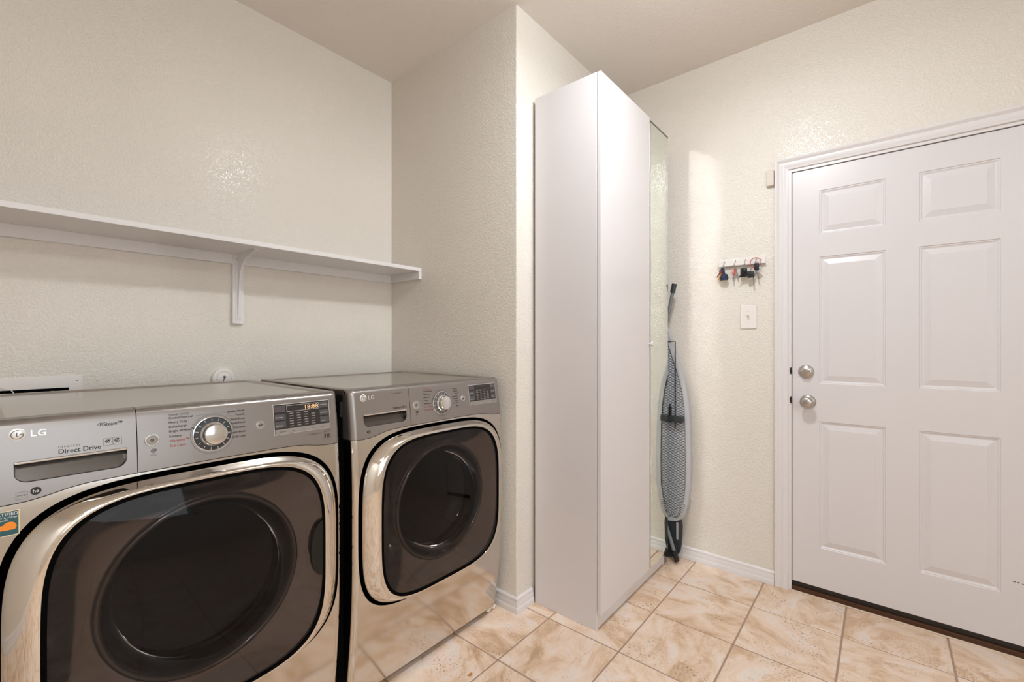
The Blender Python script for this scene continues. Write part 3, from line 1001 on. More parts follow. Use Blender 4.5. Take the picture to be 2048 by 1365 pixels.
bm = B(); tube(bm, [(2.468, 0.888, 0.055), (2.472, 0.940, 0.20), (2.468, 1.03, 0.62), (2.474, 0.99, 0.80)], 0.0105, 12)
lg = obj('leg', bm, M['legmetal'], ib, smooth=True)
bm = B(); tube(bm, [(2.468, 0.8925, 0.068), (2.467, 0.8745, 0.013)], 0.0135, 14); obj('foot_cap', bm, M['rubber'], lg, smooth=True)
# iron rest at the tail
bm = B()
prism(bm, [(YC0 - 0.105, 0.235), (YC0 - 0.110, 0.20), (YC0 - 0.106, 0.10), (YC0 - 0.098, 0.055), (YC0 - 0.08, 0.025), (YC0 - 0.05, 0.010), (YC0, 0.002), (YC0 + 0.05, 0.010), (YC0 + 0.08, 0.025), (YC0 + 0.098, 0.055), (YC0 + 0.106, 0.10), (YC0 + 0.110, 0.20), (YC0 + 0.105, 0.235)], 'x', 2.500, 2.516)
bmesh.ops.bevel(bm, geom=list(bm.edges), offset=0.003, segments=2, affect='EDGES')
rest = obj('iron_rest', bm, M['greyplastic'], ib, smooth=True, angle=30)
for s_ in (-1, 1):
    bm = B(); box(bm, 2.496, 2.502, YC0 + s_ * 0.083 - 0.006, YC0 + s_ * 0.083 + 0.006, 0.120, 0.215, 0.0025, 2); obj('slot', bm, M['greyslot'], rest)
bm = B()
tube(bm, [(2.499, YC0 + 0.078 * math.cos(a), 0.06 + 0.085 * math.sin(a)) for a in [PI * q / 20 for q in range(21)]], 0.003, 6)
obj('rib', bm, M['greyplastic'], rest, smooth=True)

# ------------------------------------------------------------------ washer and dryer
MW, Y0 = 0.737, 1.310
RC = 0.022
CX, CZ = 0.370, 0.601
HA, HB, NN = 0.354, 0.309, 4.0


def Fz(z):
    if z < 0.5:
        return 0.043 * ((0.5 - z) / 0.47) ** 2
    if z > 0.7:
        return 0.032 * ((z - 0.7) / 0.36) ** 2
    return 0.0


def Fx(x):
    e = min(x, MW - x)
    if e < RC:
        return RC - math.sqrt(max(RC * RC - (RC - max(e, 0)) ** 2, 0))
    return 0.0


def F(x, z):
    y = Fz(z) + Fx(x)
    if z > 1.046:
        r = 0.014
        q = min(z - 1.046, r)
        y += r - math.sqrt(max(r * r - q * q, 0))
    return y


def sell(a, b, n=NN, N=144, cx=CX, cz=CZ):
    R = []
    for k_ in range(N):
        t = 2 * PI * k_ / N
        c_, s_ = math.cos(t), math.sin(t)
        r = (abs(c_ / a) ** n + abs(s_ / b) ** n) ** (-1 / n)
        R.append((cx + r * c_, cz + r * s_))
    return R


def inpoly(p, poly):
    x, z = p
    c_ = False
    j = len(poly) - 1
    for i in range(len(poly)):
        xi, zi = poly[i]; xj, zj = poly[j]
        if (zi > z) != (zj > z) and x < (xj - xi) * (z - zi) / (zj - zi) + xi:
            c_ = not c_
        j = i
    return c_


def patch(outer, holes, xs, zs, fn, off=0.0):
    """triangulated sheet y=fn(x,z) between outer and holes, with analytic normals"""
    co, ed = [], []
    for loop in [outer] + holes:
        s0 = len(co)
        co += [Vector(p) for p in loop]
        ed += [(s0 + i, s0 + (i + 1) % len(loop)) for i in range(len(loop))]
    for x in xs:
        for z in zs:
            p = (x, z)
            if inpoly(p, outer) and not any(inpoly(p, h) for h in holes):
                co.append(Vector(p))
    vs, _, fs, *_ = delaunay_2d_cdt(co, ed, [], 0, 1e-6)
    F2 = []
    for f_ in fs:
        cx_ = sum(vs[i].x for i in f_) / 3
        cz_ = sum(vs[i].y for i in f_) / 3
        if inpoly((cx_, cz_), outer) and not any(inpoly((cx_, cz_), h) for h in holes):
            a_, b_, c__ = (vs[i] for i in f_)
            # face towards -y
            cr = (b_.x - a_.x) * (c__.y - a_.y) - (b_.y - a_.y) * (c__.x - a_.x)
            F2.append(tuple(f_) if cr > 0 else tuple(f_[::-1]))
    V2, N2 = [], []
    e = 2e-4
    for v in vs:
        V2.append((v.x, fn(v.x, v.y) + off, v.y))
        gx = (fn(v.x + e, v.y) - fn(v.x - e, v.y)) / (2 * e)
        gz = (fn(v.x, v.y + e) - fn(v.x, v.y - e)) / (2 * e)
        gx = max(-30, min(30, gx)); gz = max(-30, min(30, gz))
        N2.append(Vector((gx, -1, gz)).normalized())
    return V2, F2, N2


def dens(poly, step):
    R = []
    for i in range(len(poly)):
        a_, b_ = Vector(poly[i]), Vector(poly[(i + 1) % len(poly)])
        n_ = max(1, int((b_ - a_).length / step))
        R += [tuple(a_ + (b_ - a_) * (t / n_)) for t in range(n_)]
    return R


XG = [RC * (1 - math.cos(t * PI / 16)) for t in range(1, 9)]
XG = XG + [RC + (MW - 2 * RC) * t / 26 for t in range(1, 26)] + [MW - x for x in XG[::-1]]
ZB = [(0.0, 0.898), (0.03, 0.8965), (0.06, 0.8975), (0.085, 0.901), (0.105, 0.9055), (0.125, 0.910), (0.15, 0.9135), (0.19, 0.915), (0.24, 0.9155), (0.40, 0.917), (0.55, 0.9165), (0.60, 0.915), (0.63, 0.911), (0.655, 0.906), (0.68, 0.9025), (0.71, 0.9015), (MW, 0.902)]


def zb(x):
    for (a, wa), (b_, wb) in zip(ZB, ZB[1:]):
        if a <= x <= b_:
            t = (x - a) / (b_ - a)
            return wa + (wb - wa) * t
    return ZB[-1][1]


def edge_x(x0, x1, n_):
    xs_ = [x for x in XG if x0 + 1e-4 < x < x1 - 1e-4]
    xs_ += [x0 + (x1 - x0) * t / n_ for t in range(n_ + 1)]
    xs_ = sorted(set(round(x, 5) for x in xs_))
    out = [xs_[0]]
    for x in xs_[1:]:
        if x - out[-1] > 0.0004:
            out.append(x)
    return out


def lettering(body, x, z, size, m, parent, align='l', spacing=1.0, bold=0.0, width=None, name='lettering', y_off=0.0009):
    vs, fs = text_tris(body, size, spacing, bold)
    if not vs:
        return
    mn, mx_ = min(v[0] for v in vs), max(v[0] for v in vs)
    k_ = (width / (mx_ - mn)) if width else 1.0
    if align == 'r':
        ox = x - mx_ * k_
    elif align == 'c':
        ox = x - (mn + mx_) / 2 * k_
    else:
        ox = x - mn * k_
    V2 = [(ox + v[0] * k_, F(ox + v[0] * k_, z + v[1]) - y_off, z + v[1]) for v in vs]
    return obj(name, (V2, [tuple(f_) for f_ in fs]), m, parent)


def plate(x0, x1, z0, z1, th, m, parent, name, off=0.0):
    """thin plate that follows the console's face"""
    bm = B()
    nx = max(2, int((x1 - x0) / 0.02)); nz = max(2, int((z1 - z0) / 0.01))
    fr = [[bm.verts.new((x0 + (x1 - x0) * i / nx, F(x0 + (x1 - x0) * i / nx, z0 + (z1 - z0) * j / nz) - th - off, z0 + (z1 - z0) * j / nz)) for j in range(nz + 1)] for i in range(nx + 1)]
    bk_ = [[bm.verts.new((v.co.x, v.co.y + th + 0.0005, v.co.z)) for v in col] for col in fr]
    for i in range(nx):
        for j in range(nz):
            bm.faces.new((fr[i][j], fr[i + 1][j], fr[i + 1][j + 1], fr[i][j + 1]))
    for i in range(nx):
        bm.faces.new((fr[i][0], fr[i + 1][0], bk_[i + 1][0], bk_[i][0]))
        bm.faces.new((fr[i][nz], fr[i + 1][nz], bk_[i + 1][nz], bk_[i][nz]))
    for j in range(nz):
        bm.faces.new((fr[0][j], fr[0][j + 1], bk_[0][j + 1], bk_[0][j]))
        bm.faces.new((fr[nx][j], fr[nx][j + 1], bk_[nx][j + 1], bk_[nx][j]))
    return obj(name, bm, m, parent)


def frame_outline(x0, x1, z0, z1, t, m, parent, name='outline'):
    bm = B()
    y = lambda x, z: F(x, z) - 0.0009
    for (a, b_, c_, d_) in ((x0, x1, z0, z0 + t), (x0, x1, z1 - t, z1), (x0, x0 + t, z0, z1), (x1 - t, x1, z0, z1)):
        bm.faces.new([bm.verts.new((q[0], y(*q), q[1])) for q in ((a, c_), (b_, c_), (b_, d_), (a, d_))])
    return obj(name, bm, m, parent)


def disc_outline(cx, cz, R, r_, m, parent, name='ring_print', proud=0.0012):
    bm = B()
    N_ = 48
    A = [bm.verts.new((cx + R * math.cos(2 * PI * i / N_), F(cx, cz + R * math.sin(2 * PI * i / N_)) - proud, cz + R * math.sin(2 * PI * i / N_))) for i in range(N_)]
    D = [bm.verts.new((cx + r_ * math.cos(2 * PI * i / N_), F(cx, cz + r_ * math.sin(2 * PI * i / N_)) - proud, cz + r_ * math.sin(2 * PI * i / N_))) for i in range(N_)]
    for i in range(N_):
        bm.faces.new((A[i], A[(i + 1) % N_], D[(i + 1) % N_], D[i]))
    return obj(name, bm, m, parent)


def machine(kind, X0, label, cat):
    W = kind == 'washer'
    T = thing(kind if W else 'clothes_dryer', label, cat, (X0, Y0, 0))
    if W:
        T.name = 'washing_machine'
    # cabinet body: left, right, back, bottom
    bm = B()
    yb = 0.742
    yf = 0.060
    box(bm, 0.004, MW - 0.004, yf, yb, 0.03, 1.042, 0.002)
    obj('body', bm, M['side'], T)
    # flange lines on the sides
    bm = B()
    for xx in (0.0025, MW - 0.0035):
        bm = B(); box(bm, xx, xx + 0.0015, yf - 0.004, yf + 0.001, 0.04, 1.005)
        obj('side_flange', bm, M['lidrim'], T)
    for (xx, yy) in ((0.06, 0.11), (MW - 0.06, 0.11), (0.06, 0.68), (MW - 0.06, 0.68)):
        bm = B(); lathe(bm, [(0, 0), (0.024, 0), (0.024, 0.012), (0.012, 0.014), (0.012, 0.031), (0, 0.031)], (xx, yy, 0.0), (0, 0, 1), 20)
        obj('foot', bm, M['rubber'], T)
    # stainless front with the door hole
    hole = sell(HA, HB)
    top = [(x, zb(x) - 0.0016) for x in edge_x(0, MW, 60)]
    bot = [(x, 0.03) for x in edge_x(0, MW, 30)][::-1]
    lft = [(0, z) for z in [0.05 + 0.05 * t for t in range(17)]]
    rgt = [(MW, z) for z in [0.05 + 0.05 * t for t in range(17)]][::-1]
    outer = lft + top + rgt + bot
    zg = [0.045 + 0.0185 * t for t in range(46)]
    vf = patch(outer, [hole], XG, zg, F)
    obj('front_panel', vf, M['steel'], T, smooth=True)
    # skirts: return edges left/right/bottom + groove wall
    bm = B()
    zz = [0.03 + (0.865) * t / 20 for t in range(21)]
    for xx in (0.0, MW):
        pv = None
        for z in zz:
            a = bm.verts.new((xx, F(xx, z), z)); b_ = bm.verts.new((xx, 0.062, z))
            if pv:
                bm.faces.new((pv[0], a, b_, pv[1]))
            pv = (a, b_)
    pv = None
    for x in edge_x(0, MW, 30):
        a = bm.verts.new((x, F(x, 0.03), 0.03)); b_ = bm.verts.new((x, 0.10, 0.03))
        if pv:
            bm.faces.new((pv[0], a, b_, pv[1]))
        pv = (a, b_)
    obj('front_return', bm, M['steel'], T, smooth=True)
    bm = B()
    n_ = len(hole)
    A = [bm.verts.new((x, F(x, z) + 0.0003, z)) for x, z in hole]
    D = [bm.verts.new((x, F(x, z) + 0.030, z)) for x, z in hole]
    E_ = [bm.verts.new((CX + (x - CX) * 0.84, 0.052, CZ + (z - CZ) * 0.84)) for x, z in hole]
    for P_, Q_ in ((A, D), (D, E_)):
        for i in range(n_):
            bm.faces.new((P_[i], P_[(i + 1) % n_], Q_[(i + 1) % n_], Q_[i]))
    obj('door_seal', bm, M['gap'], T, smooth=True)

    # console: pull-out drawer front and control panel
    xs_seam = 0.2365
    for part in (0, 1):
        xa, xb_ = (0.0, xs_seam - 0.0008) if part == 0 else (xs_seam + 0.0008, MW)
        ex = edge_x(xa, xb_, 16 if part == 0 else 34)
        lo = [(x, zb(x)) for x in ex]
        hi = [(x, 1.060) for x in ex][::-1]
        zr = [0.92 + 0.02 * t for t in range(7)] + [1.048, 1.051, 1.0545, 1.0575]
        zr_l = [z for z in zr if z > zb(xa) + 0.002]
        zr_r = [z for z in zr if z > zb(xb_) + 0.002]
        outer = lo + [(xb_, z) for z in zr_r] + hi + [(xa, z) for z in zr_l[::-1]]
        holes = []
        if part == 0:
            hx0, hx1, hz0, hz1, hr = 0.0455, 0.2185, 0.934, 0.975, 0.020
            h = [(hx0, hz1), (hx0, hz0 + hr)]
            h += [(hx0 + hr - hr * math.cos(a), hz0 + hr - hr * math.sin(a)) for a in [PI / 2 * t / 8 for t in range(1, 8)]]
            h += [(hx0 + hr, hz0), (hx1 - hr, hz0)]
            h += [(hx1 - hr + hr * math.sin(a), hz0 + hr - hr * math.cos(a)) for a in [PI / 2 * t / 8 for t in range(1, 8)]]
            h += [(hx1, hz0 + hr), (hx1, hz1)]
            h = dens(h, 0.01)
            holes = [h]
        zi = [0.905 + 0.011 * t for t in range(13)] + [1.0475, 1.050, 1.0525, 1.055, 1.0572, 1.059]
        o = obj('drawer_front' if part == 0 else 'control_panel', patch(outer, holes, XG + [0.1 + 0.013 * t for t in range(10)], zi, F), M['console'], T, smooth=True)
        # return at the top, back to the seam with the lid
        bm = B()
        pv = None
        for x in ex:
            a = bm.verts.new((x, F(x, 1.06), 1.06)); b_ = bm.verts.new((x, max(F(x, 1.06), 0.068), 1.0605)); c_ = bm.verts.new((x, max(F(x, 1.06), 0.068), 1.05))
            if pv:
                bm.faces.new((pv[0], a, b_, pv[1])); bm.faces.new((pv[1], b_, c_, pv[2]))
            pv = (a, b_, c_)
        xx = 0.0 if part == 0 else MW
        pv = None
        for t in range(9):
            z = 0.898 + (1.06 - 0.898) * t / 8
            a = bm.verts.new((xx, F(xx, z), z)); b_ = bm.verts.new((xx, 0.068, z))
            if pv:
                bm.faces.new((pv[0], a, b_, pv[1]))
            pv = (a, b_)
        obj('edge_return', bm, M['console'], o, smooth=True, angle=60)
        if part == 0:
            DF = o
            bm = B()
            A = [bm.verts.new((x, F(x, z), z)) for x, z in h]
            D = [bm.verts.new((x, F(x, z) + 0.022 - 0.012 * max(0, (0.95 - z) / 0.016), z)) for x, z in h]
            for i in range(len(h)):
                bm.faces.new((A[i], A[(i + 1) % len(h)], D[(i + 1) % len(h)], D[i]))
            bm.faces.new(D)
            obj('pull_recess', bm, M['recess'], DF, smooth=True, angle=50)
            bm = B()
            tube(bm, [(hx0 + 0.001, F(hx0, hz1) - 0.001, hz1 - 0.001), ((hx0 + hx1) / 2, F(0.1, hz1) - 0.0025, hz1 - 0.001), (hx1 - 0.001, F(hx1, hz1) - 0.001, hz1 - 0.001)], 0.0026, 8)
            obj('pull_lip', bm, M['chromeb'], DF, smooth=True)
        else:
            CP_ = o
    # dark seam behind the console
    bm = B(); box(bm, 0.003, MW - 0.003, 0.045, 0.066, 0.90, 1.055); obj('console_backing', bm, M['gap'], T)
    # lid
    bm = B()
    ya, ybk = 0.0725, 0.742
    yi0, yi1, xi = 0.080, ybk - 0.030, 0.030
    P0 = [(0.002, ya), (MW - 0.002, ya), (MW - 0.002, ybk), (0.002, ybk)]
    P1 = [(0.006, ya), (MW - 0.006, ya), (MW - 0.006, ybk - 0.005), (0.006, ybk - 0.005)]
    P2 = [(xi, yi0), (MW - xi, yi0), (MW - xi, yi1), (xi, yi1)]
    P3 = [(xi + 0.006, yi0 + 0.002), (MW - xi - 0.006, yi0 + 0.002), (MW - xi - 0.006, yi1 - 0.008), (xi + 0.006, yi1 - 0.008)]
    L_ = [[bm.verts.new((x, y, z)) for x, y in P_] for P_, z in ((P0, 1.042), (P0, 1.057), (P1, 1.0605), (P2, 1.0605), (P3, 1.0572))]
    for A, D in zip(L_, L_[1:]):
        for i in range(4):
            bm.faces.new((A[i], A[(i + 1) % 4], D[(i + 1) % 4], D[i]))
    ld = obj('lid', bm, M['lidrim'], T)
    bm = B()
    bm.faces.new([bm.verts.new((x, y, 1.0572)) for x, y in P3])
    obj('lid_top', bm, M['lid'], ld)
    # energy label on the hidden side
    if not W:
        bm = B(); box(bm, 0.0018, 0.0035, 0.066, 0.088, 0.968, 1.018); sl = obj('side_label', bm, M['inklite'], T); sl['label'] = 'small grey rating label'

    # ---------------- door
    RA, RB = 0.3435, 0.2995     # chrome ring outer
    GA, GB = 0.290, 0.279       # glass
    sec = [(RA - 0.006, RB - 0.006, 0.018), (RA, RB, 0.010), (RA, RB, -0.004), (RA - 0.0025, RB - 0.002, -0.010), (RA - 0.008, RB - 0.005, -0.016)]
    for t in (0.25, 0.45, 0.65, 0.85, 1.0):
        sec.append((RA - 0.008 + (GA + 0.004 - RA + 0.008) * t, RB - 0.005 + (GB + 0.004 - RB + 0.005) * t, -0.016 - 0.022 * math.sin(t * PI / 2)))
    sec += [(GA + 0.0015, GB + 0.0015, -0.0375), (GA + 0.0005, GB + 0.0005, -0.034)]
    bm = B()
    prv = None
    for a, b_, y in sec:
        R_ = [bm.verts.new((x, Fz(z) * 0.8 + y, z)) for x, z in sell(a, b_, 4.0)]
        if prv:
            for i in range(len(R_)):
                bm.faces.new((prv[i], prv[(i + 1) % len(R_)], R_[(i + 1) % len(R_)], R_[i]))
        prv = R_
    DR = obj('door', bm, M['chrome'], T, smooth=True, angle=40)
    DR['label'] = 'porthole door with chrome ring'
    bm = B()
    prv = None
    for s_, y in ((1.0035, -0.0372), (0.974, -0.0372)):
        R_ = [bm.verts.new((x, Fz(z) * 0.8 + y, z)) for x, z in sell(GA * s_, GB * s_, 4.0)]
        if prv:
            for i in range(len(R_)):
                bm.faces.new((prv[i], prv[(i + 1) % len(R_)], R_[(i + 1) % len(R_)], R_[i]))
        prv = R_
    obj('gasket', bm, M['gap'], DR)
    # smoked outer pane, gently domed
    vs, fs = [], []
    N_ = 96
    K_ = 14
    for q in range(K_ + 1):
        s_ = q / K_
        ring_ = sell(GA, GB, 2.0 + 2.0 * s_ ** 2, N_)
        for x, z in ring_:
            xx, zz_ = CX + (x - CX) * s_, CZ + (z - CZ) * s_
            vs.append((xx, Fz(zz_) * 0.8 - 0.0345 - 0.024 * (1 - s_ ** 2), zz_))
            if q == 0:
                break
    for k_ in range(N_):
        fs.append((0, 1 + k_, 1 + (k_ + 1) % N_))
    for q in range(1, K_):
        a0, b0 = 1 + (q - 1) * N_, 1 + q * N_
        for k_ in range(N_):
            k1_ = (k_ + 1) % N_
            fs.append((a0 + k_, b0 + k_, b0 + k1_, a0 + k1_))
    obj('glass', (vs, fs), M['doorglass'], DR, smooth=True)
    # liner round the porthole
    BX, BZ, BR = 0.374, 0.612, 0.206
    bm = B()
    A = [bm.verts.new((x, Fz(z) * 0.8 - 0.030, z)) for x, z in sell(GA, GB, 4.0)]
    prv = A
    N_ = len(A)
    for t, y in ((0.35, -0.016), (0.7, -0.006), (1.0, -0.002)):
        R_ = []
        for k_ in range(N_):
            th = 2 * PI * k_ / N_
            px, pz_ = BX + (BR + 0.012) * math.cos(th), BZ + (BR + 0.012) * math.sin(th)
            a_ = A[k_].co
            R_.append(bm.verts.new((a_.x + (px - a_.x) * t, y, a_.z + (pz_ - a_.z) * t)))
        for i in range(N_):
            bm.faces.new((prv[i], prv[(i + 1) % N_], R_[(i + 1) % N_], R_[i]))
        prv = R_
    obj('liner', bm, M['black_bowl'], DR, smooth=True, angle=60)
    bm = B()
    lathe(bm, [(BR + 0.013, 0.0), (BR + 0.012, 0.008), (BR + 0.006, 0.012), (BR, 0.010), (BR - 0.004, 0.002), (BR - 0.006, -0.010)], (BX, 0.0, BZ), (0, -1, 0), 72)
    obj('bowl_rim', bm, M['rimdark'], DR, smooth=True, angle=60)
    bm = B()
    lathe(bm, [(BR - 0.004, 0.0), (BR - 0.010, -0.03), (BR - 0.03, -0.062), (BR - 0.07, -0.085), (BR - 0.13, -0.098), (0.0, -0.103)], (BX, 0.0, BZ), (0, -1, 0), 72)
    obj('glass_bowl', bm, M['bowlglass'], DR, smooth=True, angle=70)
    # drum with three baffles
    bm = B()
    lathe(bm, [(0.215, -0.060), (0.225, -0.072), (0.262, -0.080), (0.268, -0.10), (0.268, -0.52), (0.25, -0.55), (0.0, -0.56)], (BX, 0.0, BZ), (0, -1, 0), 64)
    for f_ in bm.faces:
        pass
    D_ = obj('drum', bm, M['drum'], T, smooth=True, angle=40)
    for k_ in range(3):
        th = PI / 2 + 0.3 + k_ * 2 * PI / 3
        bm = B()
        c_, s_ = math.cos(th), math.sin(th)
        P_ = [(0.266, -0.045), (0.225, -0.022), (0.215, 0.0), (0.225, 0.022), (0.266, 0.045)]
        lo_ = [bm.verts.new((BX + r_ * c_ - t_ * s_, 0.11, BZ + r_ * s_ + t_ * c_)) for r_, t_ in P_]
        hi_ = [bm.verts.new((BX + r_ * c_ - t_ * s_, 0.50, BZ + r_ * s_ + t_ * c_)) for r_, t_ in P_]
        for i in range(4):
            bm.faces.new((lo_[i], lo_[i + 1], hi_[i + 1], hi_[i]))
        bm.faces.new(lo_); bm.faces.new(hi_)
        obj('baffle', bm, M['rimdark'] if W else M['greyslot'], D_, smooth=True, angle=30)
    # grip recess at the handle side
    gx = 0.652 if W else 0.088
    sg = -1 if W else 1
    bm = B()
    P_ = [(gx, 0.625 - 0.078 * math.cos(a)) if False else (gx + sg * 0.036 * math.sin(a), 0.612 - 0.080 * math.cos(a)) for a in [PI * t / 20 for t in range(21)]]
    if W:
        A = [bm.verts.new((x, -0.0395 - 0.003 * (1 - abs(z - 0.612) / 0.08), z)) for x, z in P_]
        D = [bm.verts.new((x, -0.030, z)) for x, z in P_]
        bm.faces.new(A)
        for i in range(len(P_)):
            bm.faces.new((A[i], A[(i + 1) % len(P_)], D[(i + 1) % len(P_)], D[i]))
        obj('grip', bm, M['dark'], DR, smooth=True, angle=40)

    # ---------------- controls
    yk = F(0.388, 0.982)
    kc = (0.3885, yk, 0.981)
    tilt = Vector((0, -1, 0.06))
    bm = B()
    lathe(bm, [(0, 0), (0.0425, 0), (0.0425, 0.0015), (0.041, 0.003), (0.032, 0.003), (0, 0.003)], kc, tilt, 48)
    dl = obj('dial_ring', bm, M['greyplastic'] if W else M['inklite'], CP_, smooth=True, angle=30)
    bm = B()
    lathe(bm, [(0.0425, 0.0018), (0.0432, 0.0005), (0.0448, 0.0005), (0.0452, 0.002), (0.0445, 0.0028), (0.0425, 0.0032)], kc, tilt, 48)
    obj('dial_trim', bm, M['chromeb'], dl, smooth=True)
    bm = B()
    for k_ in range(15):
        a = PI * 0.12 + 2 * PI * k_ / 15
        p0 = Vector(kc) + Vector((0.0335 * math.cos(a), -0.0034, 0.0335 * math.sin(a)))
        p1 = Vector(kc) + Vector((0.0400 * math.cos(a), -0.0034, 0.0400 * math.sin(a)))
        p0.y -= 0; p1.y -= 0
        tube(bm, [p0 + Vector((0, 0.06 * 0.0335 * math.sin(a), 0)), p1 + Vector((0, 0.06 * 0.04 * math.sin(a), 0))], 0.0006, 5)
    obj('tick', bm, M['white_print'], dl)['kind'] = 'stuff'
    bm = B()
    lathe(bm, [(0, 0.002), (0.0305, 0.002), (0.0305, 0.008), (0.0290, 0.011), (0.0268, 0.013), (0.0262, 0.026), (0.0245, 0.0285), (0.023, 0.029), (0, 0.0285)], kc, tilt, 48)
    obj('dial', bm, M['chromeb'], CP_, smooth=True, angle=25)
    for (bx_, bz_) in ((0.2640, 0.985), (0.5030, 0.987)):
        br = 0.0145 if bx_ < 0.3 else 0.0112
        yc_ = F(bx_, bz_)
        bm = B(); lathe(bm, [(br, -0.001), (br, 0.002), (br - 0.001, 0.0032), (br - 0.003, 0.0032), (br - 0.0036, 0.001)], (bx_, yc_, bz_), tilt, 32)
        bt = obj('button', bm, M['chromeb'], CP_, smooth=True)
        bm = B(); lathe(bm, [(br - 0.0035, 0), (br - 0.0035, 0.0018), (0, 0.0026)], (bx_, yc_, bz_), tilt, 32)
        obj('button_cap', bm, M['panelkey'], bt, smooth=True, angle=40)
        bm = B()
        if bx_ < 0.3:
            ring(bm, (bx_, yc_ - 0.003, bz_), 0.0030, 0.0005, 'y', 20)
            box(bm, bx_ - 0.0004, bx_ + 0.0004, yc_ - 0.0036, yc_ - 0.0028, bz_ - 0.0015, bz_ + 0.002)
        else:
            prism(bm, [(bx_ - 0.0035, bz_ - 0.0022), (bx_ - 0.0005, bz_), (bx_ - 0.0035, bz_ + 0.0022)], 'y', yc_ - 0.0034, yc_ - 0.0026)
            box(bm, bx_ + 0.0004, bx_ + 0.0014, yc_ - 0.0034, yc_ - 0.0026, bz_ - 0.002, bz_ + 0.002)
            box(bm, bx_ + 0.0022, bx_ + 0.0032, yc_ - 0.0034, yc_ - 0.0026, bz_ - 0.002, bz_ + 0.002)
        obj('symbol', bm, M['ink'], bt)
    # small flower-like lock symbol under the power button
    bm = B()
    yc_ = F(0.266, 0.958) - 0.0008
    ring(bm, (0.266, yc_, 0.9600), 0.0042, 0.0004, 'y', 20)
    ring(bm, (0.266, yc_, 0.9600), 0.0018, 0.0004, 'y', 14)
    ring(bm, (0.2705, yc_, 0.9615), 0.0020, 0.0004, 'y', 14)
    obj('symbol', bm, M['ink'], CP_)
    lettering('Smart', 0.266, 0.9520, 0.0034, M['inklite'], CP_, 'c')
    lettering('Diagnosis', 0.266, 0.9485, 0.0034, M['inklite'], CP_, 'c')

    # display
    dx0, dx1, dz0, dz1 = 0.5395, 0.7030, 0.9535, 1.0365
    if not W:
        dx0, dz0 = 0.541, 0.956
    plate(dx0 - 0.0012, dx1 + 0.0012, dz0 - 0.0012, dz1 + 0.0012, 0.0004, M['white_print'], CP_, 'display_border')
    dp = plate(dx0, dx1, dz0, dz1, 0.0010, M['panelglass'], CP_, 'display')
    plate(dx0 + 0.001, dx1 - 0.001, dz0 + 0.0006, dz0 + 0.0135, 0.0014, M['panelkey'], dp, 'key_strip')
    for (a, b_) in ((0.022, 0.030), (0.0305, 0.041), (0.0415, 0.0515)):
        pass
    for (za, zb_) in ((0.018, 0.036), (0.040, 0.056), (0.062, 0.080)):
        plate(dx0 + 0.002, dx0 + 0.032, dz0 + za, dz0 + zb_, 0.0014, M['panelkeydark'], dp, 'touch_key')
        plate(dx1 - 0.030, dx1 - 0.002, dz0 + za, dz0 + zb_, 0.0014, M['panelkeydark'], dp, 'touch_key')
    names_l = ['Steam', 'Soil Level', 'Pre Wash'] if W else ['Steam', 'Wrinkle', 'Damp Dry']
    for (z_, t_) in zip((0.074, 0.050, 0.026), names_l):
        lettering(t_, dx0 + 0.004, dz0 + z_ - 0.004, 0.0050, M['red'] if t_ == 'Steam' else M['white_print'], dp, y_off=0.0020)
    for (z_, t_) in zip((0.074, 0.050, 0.026), ['ColdWash', 'Fresh Care', 'Custom'] if W else ['Energy', 'Time Dry', 'Custom']):
        lettering(t_, dx1 - 0.028, dz0 + z_ - 0.004, 0.0048, M['white_print'], dp, y_off=0.0020)
    # LED window and amber digits
    lx0, lx1, lz0, lz1 = dx0 + 0.036, dx1 - 0.032, dz1 - 0.0215, dz1 - 0.004
    bm = B()
    t = 0.0007
    for (a, b_, c_, d_) in ((lx0, lx1, lz0, lz0 + t), (lx0, lx1, lz1 - t, lz1), (lx0, lx0 + t, lz0, lz1), (lx1 - t, lx1, lz0, lz1)):
        bm.faces.new([bm.verts.new((q[0], F(*q) - 0.0016, q[1])) for q in ((a, c_), (b_, c_), (b_, d_), (a, d_))])
    obj('display_frame', bm, M['white_print'] if W else M['inklite'], dp)
    if W:
        lettering('18:88', lx1 - 0.002, lz0 + 0.0028, 0.0165, M['amber'], dp, 'r', width=0.040, y_off=0.0018)
    for r_ in range(6):
        for c_ in range(4):
            if r_ == 5 and c_ == 3:
                continue
            xx = dx0 + 0.043 + c_ * 0.0215
            zz_ = dz0 + 0.0185 + r_ * 0.0072
            if zz_ + 0.003 > lz0:
                continue
            plate(xx, xx + 0.011, zz_, zz_ + 0.0022, 0.0014, M['panelkey'], dp, 'indicator')
    for i, t_ in enumerate(['Wash/Rinse', 'Spin', 'Soil', 'Temp', 'Signal'] if W else ['Dryness', 'Temp', 'Time', 'Less', 'Signal']):
        lettering(t_, dx0 + 0.022 + i * 0.030, dz0 + 0.0052, 0.0042, M['ink'], dp, 'c', y_off=0.0020)

    # cycle lists
    if W:
        L1 = [('STEAM CYCLE', 1.0365, M['inklite']), ('Cotton/Normal', 1.0290, M['ink']), ('Heavy Duty', 1.0185, M['ink']), ('Bulky/Large', 1.0078, M['ink']), ('Bright Whites\u2122', 0.9972, M['ink']), ('Sanitary', 0.9855, M['ink']), ('Allergiene\u2122', 0.9745, M['red']), ('Tub Clean', 0.9625, M['red'])]
        R1 = [('Jumbo Wash', 1.0300), ('Towels', 1.0200), ('Perm.Press', 1.0090), ('Hand Wash/Wool', 0.9985), ('Delicates', 0.9870), ('Speed Wash', 0.9745), ('Small Load', 0.9630)]
        xl_, xr_, sz = 0.2975, 0.4645, 0.0078
    else:
